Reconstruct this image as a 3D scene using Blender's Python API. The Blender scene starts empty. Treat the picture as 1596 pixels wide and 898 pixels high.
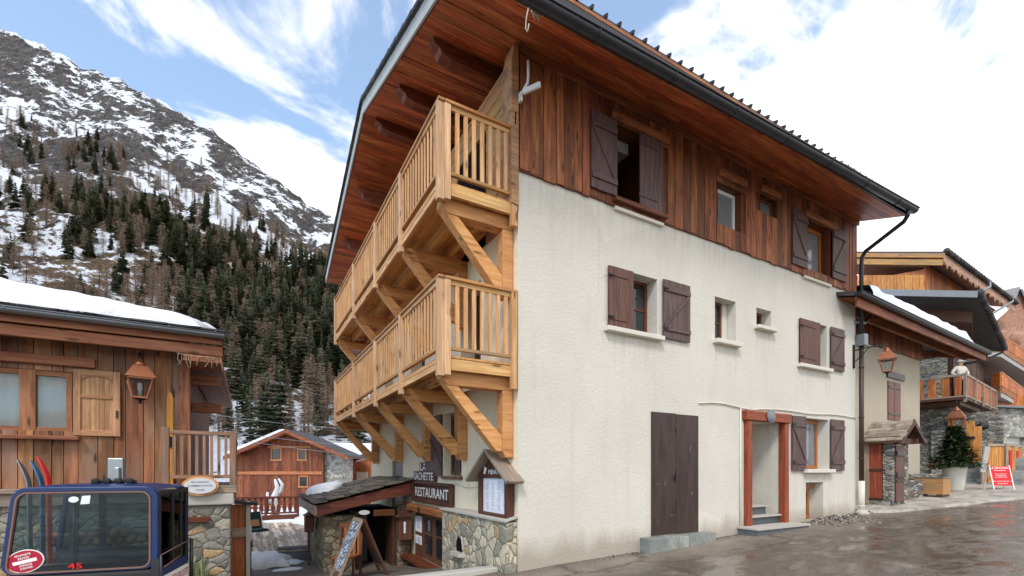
import bpy, bmesh, math, random
from mathutils import Vector, Matrix, noise
R = random.Random(7)
SC = bpy.context.scene
COL = SC.collection
rad = math.radians

# ------------------------------------------------------------------ measuring
CAM = Vector((-3.69, -6.30, 1.6)); FPX = 728.0; CXP = 798.0; HYP = 732.0
def ray(px, py):
    a = (px - CXP) / FPX
    return Vector((.8696*a + .4938, -.4938*a + .8696, (HYP - py) / FPX))
def P(px, py, Y):                      # a point seen at that pixel, standing Y metres ahead
    return CAM + ray(px, py) * Y

# ------------------------------------------------------------------ mesh helpers
class MB:
    def __init__(self):
        self.v = []; self.f = []; self.g = []; self.mi = []; self.m = 0; self.sm = []
    def add(self, vs, fs, gs=None, smooth=False):
        n = len(self.v)
        self.v += [Vector(q) for q in vs]
        self.g += gs if gs else [tuple(q) for q in vs]
        for f in fs:
            self.f.append(tuple(n + i for i in f)); self.mi.append(self.m); self.sm.append(smooth)
    def _gbox(self, L, W, H):
        o = (R.uniform(0, 90), R.uniform(0, 90), R.uniform(0, 90))
        return [(o[0] + sx*L, o[1] + sy*W, o[2] + sz*H) for sx in (0, 1) for sy in (0, 1) for sz in (0, 1)]
    BF = [(0, 1, 3, 2), (4, 6, 7, 5), (0, 4, 5, 1), (2, 3, 7, 6), (0, 2, 6, 4), (1, 5, 7, 3)]
    def box(self, x0, x1, y0, y1, z0, z1):
        if x0 > x1: x0, x1 = x1, x0
        if y0 > y1: y0, y1 = y1, y0
        if z0 > z1: z0, z1 = z1, z0
        d = [x1-x0, y1-y0, z1-z0]; ax = d.index(max(d)); oth = [i for i in range(3) if i != ax]
        o = [R.uniform(0, 90) for _ in range(3)]
        vs = []; gs = []
        for sx in (0, 1):
            for sy in (0, 1):
                for sz in (0, 1):
                    s = (sx, sy, sz)
                    vs.append((x1 if sx else x0, y1 if sy else y0, z1 if sz else z0))
                    gs.append((o[0] + s[ax]*d[ax], o[1] + s[oth[0]]*d[oth[0]], o[2] + s[oth[1]]*d[oth[1]]))
        self.add(vs, self.BF, gs); return self
    def bar(self, p, q, w, h, up=(0, 0, 1), w2=None, h2=None):
        p = Vector(p); q = Vector(q); d = (q-p); L = d.length; d.normalize()
        s = d.cross(Vector(up))
        if s.length < 1e-4: s = d.cross(Vector((1, 0, 0)))
        s.normalize(); t = s.cross(d).normalized()
        w2 = w if w2 is None else w2; h2 = h if h2 is None else h2
        vs = []
        for c, ww, hh in ((p, w, h), (q, w2, h2)):
            for a in (-.5, .5):
                for b in (-.5, .5):
                    vs.append(c + s*(a*ww) + t*(b*hh))
        self.add(vs, self.BF, self._gbox(L, w, h)); return self
    def prism(self, pts, d):
        pts = [Vector(q) for q in pts]; d = Vector(d); n = len(pts)
        o = Vector((R.uniform(0, 90), R.uniform(0, 90), R.uniform(0, 90)))
        vs = pts + [q + d for q in pts]
        nrm = Vector((0, 0, 0))
        for i in range(n):
            a, b = pts[i], pts[(i+1) % n]
            nrm += a.cross(b)
        fs = []
        if nrm.dot(d) > 0:
            fs.append(tuple(reversed(range(n)))); fs.append(tuple(range(n, 2*n)))
            for i in range(n): j = (i+1) % n; fs.append((i, j, n+j, n+i))
        else:
            fs.append(tuple(range(n))); fs.append(tuple(reversed(range(n, 2*n))))
            for i in range(n): j = (i+1) % n; fs.append((j, i, n+i, n+j))
        self.add(vs, fs, [tuple(q + o) for q in vs]); return self
    def tube(self, pts, r, n=8, caps=True):
        pts = [Vector(q) for q in pts]; k = len(pts)
        rs = r if isinstance(r, (list, tuple)) else [r]*k
        vs = []; fs = []
        ref = None
        for i, p in enumerate(pts):
            d = (pts[min(i+1, k-1)] - pts[max(i-1, 0)]).normalized()
            if ref is None:
                ref = Vector((0, 0, 1)) if abs(d.z) < .9 else Vector((1, 0, 0))
            s = d.cross(ref).normalized(); t = s.cross(d).normalized(); ref = t
            for j in range(n):
                a = 2*math.pi*j/n
                vs.append(p + s*(math.cos(a)*rs[i]) + t*(math.sin(a)*rs[i]))
        for i in range(k-1):
            for j in range(n):
                j2 = (j+1) % n
                fs.append((i*n+j, i*n+j2, (i+1)*n+j2, (i+1)*n+j))
        if caps:
            fs.append(tuple(reversed(range(n)))); fs.append(tuple(range((k-1)*n, k*n)))
        self.add(vs, fs, None, True); return self
    def lathe(self, c, prof, n=20, ax='z'):
        c = Vector(c); vs = []; fs = []
        for r, h in prof:
            for j in range(n):
                a = 2*math.pi*j/n
                e = (r*math.cos(a), r*math.sin(a), h)
                if ax == 'y': e = (r*math.cos(a), h, r*math.sin(a))
                if ax == 'x': e = (h, r*math.cos(a), r*math.sin(a))
                vs.append(c + Vector(e))
        for i in range(len(prof)-1):
            for j in range(n):
                j2 = (j+1) % n
                fs.append((i*n+j, i*n+j2, (i+1)*n+j2, (i+1)*n+j))
        fs.append(tuple(reversed(range(n)))); fs.append(tuple(range((len(prof)-1)*n, len(prof)*n)))
        self.add(vs, fs, None, True); return self
    def ico(self, c, r, sub=2, jit=0, sq=(1, 1, 1), seed=0):
        bm = bmesh.new(); bmesh.ops.create_icosphere(bm, subdivisions=sub, radius=1)
        vs = []
        for q in bm.verts:
            k = 1 + jit*noise.noise(q.co*2.1 + Vector((seed, seed*1.7, 3)))
            vs.append(Vector(c) + Vector((q.co.x*sq[0], q.co.y*sq[1], q.co.z*sq[2]))*r*k)
        fs = [tuple(x.index for x in f.verts) for f in bm.faces]; bm.free()
        self.add(vs, fs, None, True); return self
    def build(self, name, mats, parent=None, local=False, bevel=0, flatfix=True):
        root = parent
        while root is not None and root.parent is not None: root = root.parent
        off = Vector(root.location) if (root is not None and not local) else Vector((0, 0, 0))
        me = bpy.data.meshes.new(name)
        me.from_pydata([tuple(q - off) for q in self.v], [], self.f)
        at = me.attributes.new('gc', 'FLOAT_VECTOR', 'POINT')
        at.data.foreach_set('vector', [c for g in self.g for c in g])
        if not isinstance(mats, (list, tuple)): mats = [mats]
        for m in mats: me.materials.append(m)
        me.polygons.foreach_set('material_index', self.mi)
        me.polygons.foreach_set('use_smooth', self.sm)
        me.update()
        o = bpy.data.objects.new(name, me); COL.objects.link(o)
        if parent is not None: o.parent = parent
        if bevel:
            b = o.modifiers.new('edges', 'BEVEL'); b.width = bevel; b.segments = 2; b.limit_method = 'ANGLE'; b.angle_limit = rad(50)
        return o

def props(o, label=None, cat=None, group=None, kind=None):
    if label: o['label'] = label
    if cat: o['category'] = cat
    if group: o['group'] = group
    if kind: o['kind'] = kind
    return o
def thing(name, label, cat, loc=(0, 0, 0), rz=0, group=None):
    o = bpy.data.objects.new(name, None); COL.objects.link(o)
    o.location = loc; o.rotation_euler = (0, 0, rad(rz)); o.empty_display_size = .2
    return props(o, label, cat, group)
def solo(name, mb, mat, label, cat, group=None, **k):
    return props(mb.build(name, mat, **k), label, cat, group)
def copy_tree(o, parent=None):
    c = o.copy(); COL.objects.link(c)
    if parent is not None: c.parent = parent
    for ch in list(o.children): copy_tree(ch, c)
    return c
def lettering(body, parent, org, right, up, h, mat, width=None, name='lettering', depth=.004, align='CENTER', local=False, shear=0):
    cu = bpy.data.curves.new('t', 'FONT'); cu.body = body; cu.align_x = align; cu.align_y = 'CENTER'; cu.resolution_u = 2; cu.offset = .012 if len(body) < 11 else .006
    t = bpy.data.objects.new('t', cu); COL.objects.link(t)
    me = bpy.data.meshes.new_from_object(t, depsgraph=bpy.context.evaluated_depsgraph_get())
    bpy.data.objects.remove(t); bpy.data.curves.remove(cu)
    vs = [q.co.copy() for q in me.vertices]; fs = [tuple(p.vertices) for p in me.polygons]
    bpy.data.meshes.remove(me)
    ys = [q.y for q in vs]; xs = [q.x for q in vs]
    sy = h / (max(ys)-min(ys)); sx = (width / (max(xs)-min(xs))) if width else sy
    yc = (max(ys)+min(ys))/2; xc = (max(xs)+min(xs))/2 if align == 'CENTER' else min(xs)
    right = Vector(right).normalized(); up = Vector(up).normalized(); nn = right.cross(up); org = Vector(org)
    mb = MB()
    A = [org + right*((q.x-xc)*sx) + up*((q.y-yc)*sy) + nn*depth for q in vs]
    mb.add(A, fs)
    return mb.build(name, mat, parent, local=local)

# ------------------------------------------------------------------ materials
def lin(c): return tuple(((x/255+.055)/1.055)**2.4 if x/255 > .04045 else x/255/12.92 for x in c)
class NT:
    def __init__(self, name):
        self.m = bpy.data.materials.new(name); self.m.use_nodes = True
        self.t = self.m.node_tree; self.t.nodes.clear()
        self.out = self.t.nodes.new('ShaderNodeOutputMaterial')
        self.b = self.n('ShaderNodeBsdfPrincipled'); self.l(self.b.outputs[0], self.out.inputs[0])
    def n(self, ty, **k):
        q = self.t.nodes.new(ty)
        for a, b in k.items(): setattr(q, a, b)
        return q
    def l(self, a, b): self.t.links.new(a, b)
    def set(self, **k):
        for a, b in k.items():
            i = self.b.inputs[a.replace('_', ' ')]
            if hasattr(b, 'is_linked') or isinstance(b, bpy.types.NodeSocket): self.l(b, i)
            else: i.default_value = b if not (isinstance(b, tuple) and len(b) == 3) else (*b, 1)
    def obj(self): return self.n('ShaderNodeTexCoord').outputs['Object']
    def gc(self): return self.n('ShaderNodeAttribute', attribute_name='gc').outputs['Vector']
    def map(self, v, s=(1, 1, 1), r=(0, 0, 0), loc=(0, 0, 0)):
        q = self.n('ShaderNodeMapping'); self.l(v, q.inputs[0])
        q.inputs['Scale'].default_value = s; q.inputs['Rotation'].default_value = r; q.inputs['Location'].default_value = loc
        return q.outputs[0]
    def noise(self, v, s, d=4, r=.55, dist=0):
        q = self.n('ShaderNodeTexNoise'); self.l(v, q.inputs['Vector'])
        q.inputs['Scale'].default_value = s; q.inputs['Detail'].default_value = d
        q.inputs['Roughness'].default_value = r; q.inputs['Distortion'].default_value = dist
        return q.outputs['Fac']
    def vor(self, v, s, feat='F1', out='Distance', rnd=1):
        q = self.n('ShaderNodeTexVoronoi', feature=feat); self.l(v, q.inputs['Vector'])
        q.inputs['Scale'].default_value = s; q.inputs['Randomness'].default_value = rnd
        return q.outputs[out]
    def ramp(self, f, stops):
        q = self.n('ShaderNodeValToRGB'); self.l(f, q.inputs[0]); e = q.color_ramp.elements
        while len(e) > 1: e.remove(e[0])
        for i, (p, c) in enumerate(stops):
            el = e[0] if i == 0 else e.new(p)
            el.position = p; el.color = (*c, 1) if isinstance(c, tuple) else (c, c, c, 1)
        return q.outputs[0]
    def mix(self, f, a, b, mode='MIX'):
        q = self.n('ShaderNodeMix', data_type='RGBA', blend_type=mode)
        for s, i in ((f, 0), (a, 6), (b, 7)):
            if isinstance(s, bpy.types.NodeSocket): self.l(s, q.inputs[i])
            elif isinstance(s, tuple): q.inputs[i].default_value = (*s, 1)
            else: q.inputs[i].default_value = s if i == 0 else (s, s, s, 1)
        return q.outputs[2]
    def math(self, op, a, b=0):
        q = self.n('ShaderNodeMath', operation=op)
        for s, i in ((a, 0), (b, 1)):
            if isinstance(s, bpy.types.NodeSocket): self.l(s, q.inputs[i])
            else: q.inputs[i].default_value = s
        return q.outputs[0]
    def sep(self, v):
        q = self.n('ShaderNodeSeparateXYZ'); self.l(v, q.inputs[0]); return q.outputs
    def bump(self, h, st=.3, d=.01):
        q = self.n('ShaderNodeBump'); self.l(h, q.inputs['Height'])
        q.inputs['Strength'].default_value = st; q.inputs['Distance'].default_value = d
        self.l(q.outputs[0], self.b.inputs['Normal']); return q
    def island(self): return self.n('ShaderNodeNewGeometry').outputs['Random Per Island']

def plain(name, c, rough=.6, metal=0, var=.12, sc=12, bump=.1, spec=.4):
    t = NT(name); v = t.obj(); c = lin(c)
    f = t.noise(v, sc, 5)
    t.set(Base_Color=t.mix(f, tuple(x*(1-var) for x in c), tuple(x*(1+var) for x in c)), Roughness=rough, Metallic=metal)
    t.b.inputs['Specular IOR Level'].default_value = spec
    if bump: t.bump(t.noise(v, sc*4, 4), bump, .004)
    return t.m
def wood(name, c1, c2, dark=None, rough=.6, isl=.35, knots=1, grain=16, weather=None, spec=.3, kdark=.25):
    t = NT(name); g = t.gc(); a, b = lin(c1), lin(c2)
    gm = t.map(g, (.9, grain, grain))
    f = t.noise(gm, 1.6, 6, .65, .6)
    col = t.ramp(f, [(.28, tuple(x*.62 for x in a)), (.45, a), (.62, b)])
    big = t.noise(t.map(g, (.7, 3, 3)), 1.2, 3)
    if dark:
        col = t.mix(t.ramp(big, [(.45, 0.0), (.68, .85)]), col, lin(dark))
    if weather:
        col = t.mix(t.ramp(t.noise(t.map(g, (.8, 5, 5)), 1.1, 5), [(.42, 0.0), (.65, .8)]), col, lin(weather))
    if knots:
        k = t.vor(t.map(g, (1.6, 6, 6)), 1.0)
        col = t.mix(t.ramp(k, [(.09, .95*knots), (.17, 0.0)]), col, tuple(x*kdark for x in a))
    i = t.island()
    hs = t.n('ShaderNodeHueSaturation'); t.l(col, hs.inputs['Color'])
    t.l(t.math('ADD', t.math('MULTIPLY', i, isl*2), 1-isl), hs.inputs['Value'])
    hs.inputs['Saturation'].default_value = 1
    t.l(t.math('ADD', .494, t.math('MULTIPLY', t.math('FRACT', t.math('MULTIPLY', i, 7.31)), .014)), hs.inputs['Hue'])
    t.set(Base_Color=hs.outputs[0], Roughness=rough); t.b.inputs['Specular IOR Level'].default_value = spec
    t.bump(f, .35, .006)
    return t.m
def plaster(name, c, stain=.12, runs=()):
    t = NT(name); v = t.obj(); c = lin(c)
    big = t.noise(v, .55, 6, .6); mid = t.noise(t.map(v, (1, 1, .35)), 2.2, 6, .65)
    col = t.mix(t.ramp(big, [(.35, 0.0), (.7, 1.0)]), c, tuple(x*(1-stain) for x in c))
    col = t.mix(t.ramp(mid, [(.52, 0.0), (.72, .55)]), col, tuple(x*y for x, y in zip(c, (.83, .80, .76))))
    col = t.mix(t.ramp(t.noise(t.map(v, (1, 1, 1.4)), 16, 6, .7), [(.38, .5), (.62, 0.0)]), col, tuple(x*.84 for x in c))
    streak = t.noise(t.map(v, (2.6, 2.6, .16)), 2.0, 5, .6)
    col = t.mix(t.ramp(streak, [(.54, 0.0), (.70, .5)]), col, tuple(x*y for x, y in zip(c, (.80, .77, .72))))
    col = t.mix(t.ramp(t.vor(t.map(v, (.5, .5, .8)), .9, 'F1', 'Color'), [(.78, 0.0), (.80, .35)]), col, tuple(min(.9, x*1.1) for x in c)) if stain > .1 else col
    X_, Y_, Z_ = t.sep(v)
    for a_, b_, zt in runs:                                        # rain runs below the sills and below the cladding
        def mr(x, lo, hi):
            q = t.n('ShaderNodeMapRange'); t.l(x, q.inputs[0]); q.inputs[1].default_value = lo; q.inputs[2].default_value = hi; return q.outputs[0]
        m_ = t.math('MULTIPLY', t.math('MULTIPLY', mr(X_, a_-.03, a_+.06), mr(X_, b_+.03, b_-.06)), t.math('MULTIPLY', mr(Z_, zt-.85, zt-.03), mr(Z_, zt+.03, zt)))
        rn = t.ramp(t.noise(t.map(v, (5.5, 5.5, .25)), 2.4, 4, .6), [(.46, 0.0), (.64, .36)])
        col = t.mix(t.math('MULTIPLY', m_, rn), col, tuple(x*y for x, y in zip(c, (.62, .58, .52))))
    nzc = t.n('ShaderNodeTexNoise'); t.l(v, nzc.inputs['Vector']); nzc.inputs['Scale'].default_value = 2; nzc.inputs['Detail'].default_value = 5
    mvc = t.n('ShaderNodeMix', data_type='RGBA', blend_type='LINEAR_LIGHT'); mvc.inputs[0].default_value = .25; t.l(v, mvc.inputs[6]); t.l(nzc.outputs['Color'], mvc.inputs[7])
    ck = t.ramp(t.vor(t.map(mvc.outputs[2], (.35, .35, .5)), 1.0, 'DISTANCE_TO_EDGE'), [(.001, 1.0), (.0045, 0.0)])
    col = t.mix(t.math('MULTIPLY', ck, t.ramp(big, [(.5, 0.0), (.64, .28)])), col, tuple(x*.5 for x in c))
    spots = t.noise(v, 9, 2, .5)
    col = t.mix(t.ramp(spots, [(.73, 0.0), (.78, .25)]), col, tuple(x*.55 for x in c))
    z = t.sep(v)[2]                                               # splash dirt along the foot of the wall
    ft = t.math('ADD', z, t.math('MULTIPLY', t.math('ADD', mid, t.math('MULTIPLY', t.sep(v)[0], .035)), -.62))
    col = t.mix(t.ramp(ft, [(-.02, .62), (.36, 0.0)]), col, lin((142, 126, 106)))
    t.set(Base_Color=col, Roughness=.92); t.b.inputs['Specular IOR Level'].default_value = .15
    h = t.math('ADD', t.math('MULTIPLY', t.noise(t.map(v, (1, 1, 1.5)), 14, 5, .6), 1.0), t.math('MULTIPLY', t.noise(v, 60, 3), .45))
    t.bump(h, .38, .025)
    return t.m
def masonry(name, pal, mortar, sc=4.0, sq=(1, 1, 1.2), mw=.05, bump=.9):
    t = NT(name); v = t.obj()
    nz = t.n('ShaderNodeTexNoise'); t.l(v, nz.inputs['Vector']); nz.inputs['Scale'].default_value = 3.0
    nz.inputs['Detail'].default_value = 3
    mv = t.n('ShaderNodeMix', data_type='RGBA', blend_type='LINEAR_LIGHT'); mv.inputs[0].default_value = .09
    t.l(v, mv.inputs[6]); t.l(nz.outputs['Color'], mv.inputs[7])
    w = t.map(mv.outputs[2], sq)
    cell = t.vor(w, sc, 'F1', 'Color'); edge = t.vor(w, sc, 'DISTANCE_TO_EDGE')
    s = t.sep(cell)[0]
    n = len(pal)
    col = t.ramp(s, [(i/n, lin(p)) for i, p in enumerate(pal)])
    col.node.color_ramp.interpolation = 'CONSTANT'
    fine = t.noise(v, 18, 6, .65)
    col = t.mix(.75, col, t.ramp(fine, [(.25, .42), (.5, .95), (.75, 1.25)]), 'MULTIPLY')
    m = t.ramp(edge, [(mw*.55, 1.0), (mw, 0.0)])
    col = t.mix(m, col, t.mix(fine, tuple(x*.7 for x in lin(mortar)), lin(mortar)))
    t.set(Base_Color=col, Roughness=.88); t.b.inputs['Specular IOR Level'].default_value = .2
    h = t.math('ADD', t.ramp(edge, [(0.0, 0.0), (mw*1.1, .8), (mw*3.5, 1.0)]), t.math('MULTIPLY', fine, .45))
    t.bump(h, bump, .05)
    return t.m

M = {}
M['plaster'] = plaster('plaster_white', (217, 210, 197), .13, ((-3.5, -2.05, 4.02), (-.6, .25, 4.2), (.78, 1.52, 4.7), (2.44, 3.9, 4.04), (2.66, 3.96, 1.53), (-5.2, 5.2, 6.34)))
M['plaster_cream'] = plaster('plaster_cream', (238, 224, 196), .08)
M['plaster_beige'] = plaster('plaster_beige', (186, 174, 155), .14)
M['honey'] = wood('honey_larch', (204, 150, 94), (226, 182, 128), isl=.22, kdark=.3, weather=(186, 140, 96))
M['honey_beam'] = wood('honey_beam', (194, 136, 80), (212, 158, 102), isl=.14, kdark=.35, grain=10)
M['honey_pale'] = wood('honey_pale', (208, 164, 118), (230, 194, 152), isl=.18, kdark=.3, weather=(182, 142, 104))
M['maroon_red'] = wood('red_door_wood', (128, 60, 40), (150, 78, 54), isl=.06, knots=0, rough=.45)
M['corner_wood'] = wood('corner_wood', (166, 122, 80), (190, 148, 106), isl=.05, weather=(120, 92, 70))
M['porch_brown'] = wood('porch_brown', (134, 66, 38), (156, 84, 52), isl=.06, knots=.4, rough=.5)
M['purlin'] = wood('purlin_wood', (104, 54, 32), (132, 74, 46), isl=.06, grain=9)
M['door_wood'] = wood('door_wood', (92, 60, 44), (112, 76, 56), isl=.08, knots=.3)
M['rail_wood'] = wood('rail_wood', (140, 104, 78), (168, 132, 104), isl=.12, weather=(120, 100, 84))
M['honey_old'] = wood('honey_old', (178, 122, 66), (204, 150, 90), isl=.15, weather=(140, 118, 92), kdark=.35)
M['clad'] = wood('red_cladding', (132, 74, 44), (170, 104, 64), dark=(86, 48, 32), isl=.38, kdark=.25, grain=11, weather=(112, 66, 46))
M['soffit'] = wood('soffit_boards', (168, 84, 46), (196, 112, 68), dark=(128, 62, 36), isl=.26, rough=.5, grain=9, kdark=.3)
M['beam_dark'] = wood('dark_beam', (96, 48, 26), (120, 66, 38), isl=.1)
M['shutter'] = wood('brown_shutter', (86, 66, 64), (104, 82, 78), isl=.08, knots=0, rough=.55)
M['shutter_red'] = wood('red_brown_shutter', (92, 62, 54), (110, 76, 66), isl=.08, knots=0, rough=.55)
M['door_brown'] = wood('dark_brown_panel', (58, 44, 40), (70, 54, 48), isl=.05, knots=0, rough=.4, grain=5)
M['maroon'] = wood('maroon_frame', (98, 54, 40), (118, 68, 50), isl=.08, knots=.5, rough=.45)
M['orange_frame'] = wood('orange_frame', (150, 84, 44), (172, 102, 58), isl=.05, knots=.3, rough=.4)
M['lintel'] = wood('lintel_wood', (142, 88, 50), (170, 112, 70), isl=.1, grain=9)
M['old'] = wood('old_chalet_boards', (136, 84, 52), (166, 112, 74), dark=(88, 54, 34), isl=.34, kdark=.2, grain=10, weather=(134, 108, 90))
M['old_beam'] = wood('old_chalet_beam', (136, 84, 56), (162, 108, 76), isl=.14, grain=10, kdark=.35)
M['grey_wood'] = wood('grey_wood', (146, 124, 104), (176, 154, 132), isl=.18, weather=(128, 118, 108))
M['deck'] = wood('deck_boards', (176, 156, 136), (212, 192, 172), dark=(112, 96, 82), isl=.4, grain=8)
M['red_chalet'] = wood('red_chalet_boards', (112, 58, 36), (138, 78, 50), isl=.4, grain=10)
M['red_chalet_trim'] = wood('red_chalet_trim', (166, 100, 62), (190, 126, 84), isl=.1)
M['orange_wood'] = wood('orange_wood', (184, 118, 60), (206, 142, 82), isl=.14, grain=10)
M['rust_wood'] = wood('rust_wood', (158, 84, 44), (190, 112, 64), isl=.35, weather=(120, 70, 44))
M['pink_wood'] = wood('pinkish_soffit', (164, 122, 98), (186, 144, 120), isl=.1, grain=8)
M['stone'] = masonry('rubble_stone', [(176, 166, 144), (160, 152, 134), (198, 186, 160), (142, 138, 122), (188, 158, 116), (168, 164, 146), (150, 146, 130), (204, 192, 168)], (206, 196, 172), 4.6, (1, 1, 1.0), .05)
M['stone_grey'] = masonry('grey_rubble', [(150, 144, 132), (128, 122, 112), (172, 162, 146), (116, 110, 102), (186, 156, 118), (142, 138, 128)], (178, 170, 154), 4.4, (1, 1, 1.5), .06)
M['stone_dark'] = masonry('porch_stone', [(142, 128, 106), (124, 112, 92), (160, 146, 122), (108, 98, 82)], (150, 138, 116), 5.0, (1, 1, 1.3), .06)
M['stone_flat'] = masonry('flat_dry_stone', [(150, 146, 138), (126, 122, 116), (172, 168, 158), (108, 104, 98), (164, 152, 134)], (110, 104, 96), 3.6, (1, 1, 3.2), .05)
M['stone_pale_flat'] = masonry('pale_dry_stone', [(190, 184, 172), (164, 158, 148), (206, 196, 180), (144, 140, 132), (196, 176, 146)], (126, 120, 110), 3.6, (1, 1, 3.0), .05)
M['stone_pale'] = masonry('pale_field_stone', [(176, 174, 166), (156, 154, 146), (192, 188, 178), (140, 138, 130)], (186, 182, 172), 3.4, (1, 1, 1.6), .05)
M['concrete'] = plain('concrete', (178, 172, 162), .9, 0, .14, 5, .35, .2)
M['sill'] = plain('window_sill', (214, 206, 192), .85, 0, .08, 8, .2, .2)
M['stepstone'] = masonry('step_slabs', [(142, 146, 142), (160, 160, 152), (128, 134, 134)], (120, 118, 112), 2.4, (1, 1, .2), .02, .3)
M['slate_step'] = plain('slate_step', (88, 92, 94), .5, 0, .25, 7, .4)
M['gutter'] = plain('dark_gutter', (62, 62, 66), .38, .6, .3, 6, .15)
M['zinc'] = plain('zinc', (128, 132, 136), .42, .7, .15, 5, .08)
M['black'] = plain('black_metal', (34, 33, 34), .5, .3, .2, 10, .1)
M['dark_pipe'] = plain('dark_pipe', (66, 52, 50), .45, .2, .15, 8, .1)
M['steel'] = plain('steel', (150, 152, 154), .35, .9, .1, 10, .05)
M['verge'] = plain('verge_metal', (170, 170, 166), .8, 0, .12, 4, .1)
M['roofmetal'] = plain('roof_sheet', (60, 58, 58), .5, .4, .2, 3, .1)
M['copper'] = plain('copper', (158, 100, 70), .38, .6, .22, 9, .12)
M['white'] = plain('white_paint', (226, 224, 220), .5, 0, .05, 8, .05)
M['paper'] = plain('paper', (226, 228, 236), .6, 0, .04, 20, 0)
M['ink'] = plain('ink', (110, 112, 128), .7, 0, .1, 20, 0)
M['letter'] = plain('white_letters', (236, 234, 230), .5, 0, .04, 20, 0)
M['red'] = plain('red_paint', (214, 28, 34), .4, 0, .06, 8, 0)
M['darkred'] = plain('dark_red', (172, 20, 52), .4, 0, .1, 10, 0)
M['signbrown'] = wood('sign_brown', (74, 46, 34), (94, 60, 44), isl=.1, knots=0)
M['signgrey'] = plain('sign_face', (206, 206, 204), .45, 0, .04, 10, 0)
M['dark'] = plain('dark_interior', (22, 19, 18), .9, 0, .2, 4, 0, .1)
M['room'] = plain('room_wall', (150, 148, 146), .9, 0, .06, 3, 0, .1)
M['curtain'] = plain('curtain', (226, 224, 220), .9, 0, .12, 5, .2, .1)
M['blue'] = plain('blue_paint', (22, 46, 92), .36, .1, .35, 6, .04, .5)
M['teal'] = plain('dark_teal', (40, 58, 66), .5, .1, .15, 8, 0)
M['rubber'] = plain('rubber', (40, 38, 38), .7, 0, .15, 8, .1)
M['seal'] = plain('seal_brown', (128, 96, 84), .5, .2, .12, 8, 0)
M['green'] = plain('green_cushion', (32, 62, 58), .8, 0, .2, 8, .1)
M['peach'] = plain('peach_cushion', (206, 150, 106), .8, 0, .12, 8, .1)
M['yellow'] = plain('yellow_ski', (206, 138, 44), .4, 0, .1, 8, 0)
M['skiblue'] = plain('ski_blue', (52, 110, 150), .35, 0, .1, 8, 0)
M['potwhite'] = plain('pot_white', (212, 204, 188), .6, 0, .06, 5, .1)
M['rope'] = plain('rope', (208, 196, 180), .9, 0, .1, 30, .2)
M['dried'] = plain('dried_pods', (168, 146, 122), .9, 0, .25, 30, .2)
M['skin'] = plain('skin', (206, 158, 128), .6, 0, .06, 10, 0)
M['hoodie'] = plain('hoodie', (214, 204, 190), .9, 0, .06, 14, .2, .1)
M['trousers'] = plain('trousers', (40, 42, 52), .9, 0, .1, 14, .1, .1)
M['slabgrey'] = plain('balcony_slab', (176, 172, 168), .9, 0, .06, 2, .1, .1)
M['bluegrey'] = plain('blue_lens', (40, 80, 120), .3, 0, .1, 8, 0)

def slates(name, c1, c2, c3):
    t = NT(name); i = t.island(); v = t.gc()
    col = t.ramp(i, [(0, lin(c1)), (.5, lin(c2)), (1, lin(c3))])
    col = t.mix(.7, col, t.ramp(t.noise(v, 7, 6, .65), [(.3, .45), (.6, 1.1)]), 'MULTIPLY')
    t.set(Base_Color=col, Roughness=.7); t.bump(t.noise(v, 16, 5), .4, .012); return t.m
M['step_slab'] = slates('step_slabs_grey', (112, 118, 116), (136, 138, 132), (156, 156, 148))
M['slate'] = slates('stone_slates', (64, 58, 54), (92, 84, 76), (128, 116, 102))
M['slate_tan'] = slates('tan_stone_slates', (120, 108, 94), (150, 136, 118), (168, 154, 136))
M['slate_dark'] = slates('dark_slates', (46, 44, 46), (62, 60, 62), (84, 80, 80))

def mk_snow():
    t = NT('snow'); v = t.obj()
    sc_ = t.mix(t.ramp(t.noise(v, 2.2, 7, .65), [(.40, 0.0), (.62, 1.0)]), (.66, .68, .72), (.86, .87, .89))
    sc_ = t.mix(t.ramp(t.noise(v, 26, 4, .7), [(.64, 0.0), (.72, .35)]), sc_, lin((120, 112, 102)))
    t.set(Base_Color=sc_, Roughness=.75)
    t.b.inputs['Subsurface Weight'].default_value = 0
    t.bump(t.math('ADD', t.noise(v, 3.5, 5), t.math('MULTIPLY', t.noise(v, 22, 4), .35)), .6, .06); return t.m
M['snow'] = mk_snow()
def mk_pane(name, c, rough=.06):
    t = NT(name); v = t.obj()
    t.set(Base_Color=t.mix(t.noise(v, 2.2, 3), tuple(x*.5 for x in lin(c)), tuple(x*1.5 for x in lin(c))), Roughness=rough)
    t.b.inputs['Specular IOR Level'].default_value = .7
    t.bump(t.noise(v, 1.6, 2), .04, .02); return t.m
M['pane'] = mk_pane('window_pane', (46, 46, 50))
M['pane_grey'] = mk_pane('window_pane_grey', (120, 124, 126), .1)
def mk_glass(tint=(.52, .61, .64, 1)):
    t = NT('clear_glass')
    tr = t.n('ShaderNodeBsdfTransparent'); tr.inputs[0].default_value = tint
    gl = t.n('ShaderNodeBsdfGlossy'); gl.inputs['Roughness'].default_value = .03
    fr = t.n('ShaderNodeFresnel'); fr.inputs[0].default_value = 1.55
    mx = t.n('ShaderNodeMixShader'); t.l(fr.outputs[0], mx.inputs[0]); t.l(tr.outputs[0], mx.inputs[1]); t.l(gl.outputs[0], mx.inputs[2])
    t.l(mx.outputs[0], t.out.inputs[0]); return t.m
M['glass'] = mk_glass()
M['glass_clear'] = mk_glass((.86, .88, .88, 1))

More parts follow.
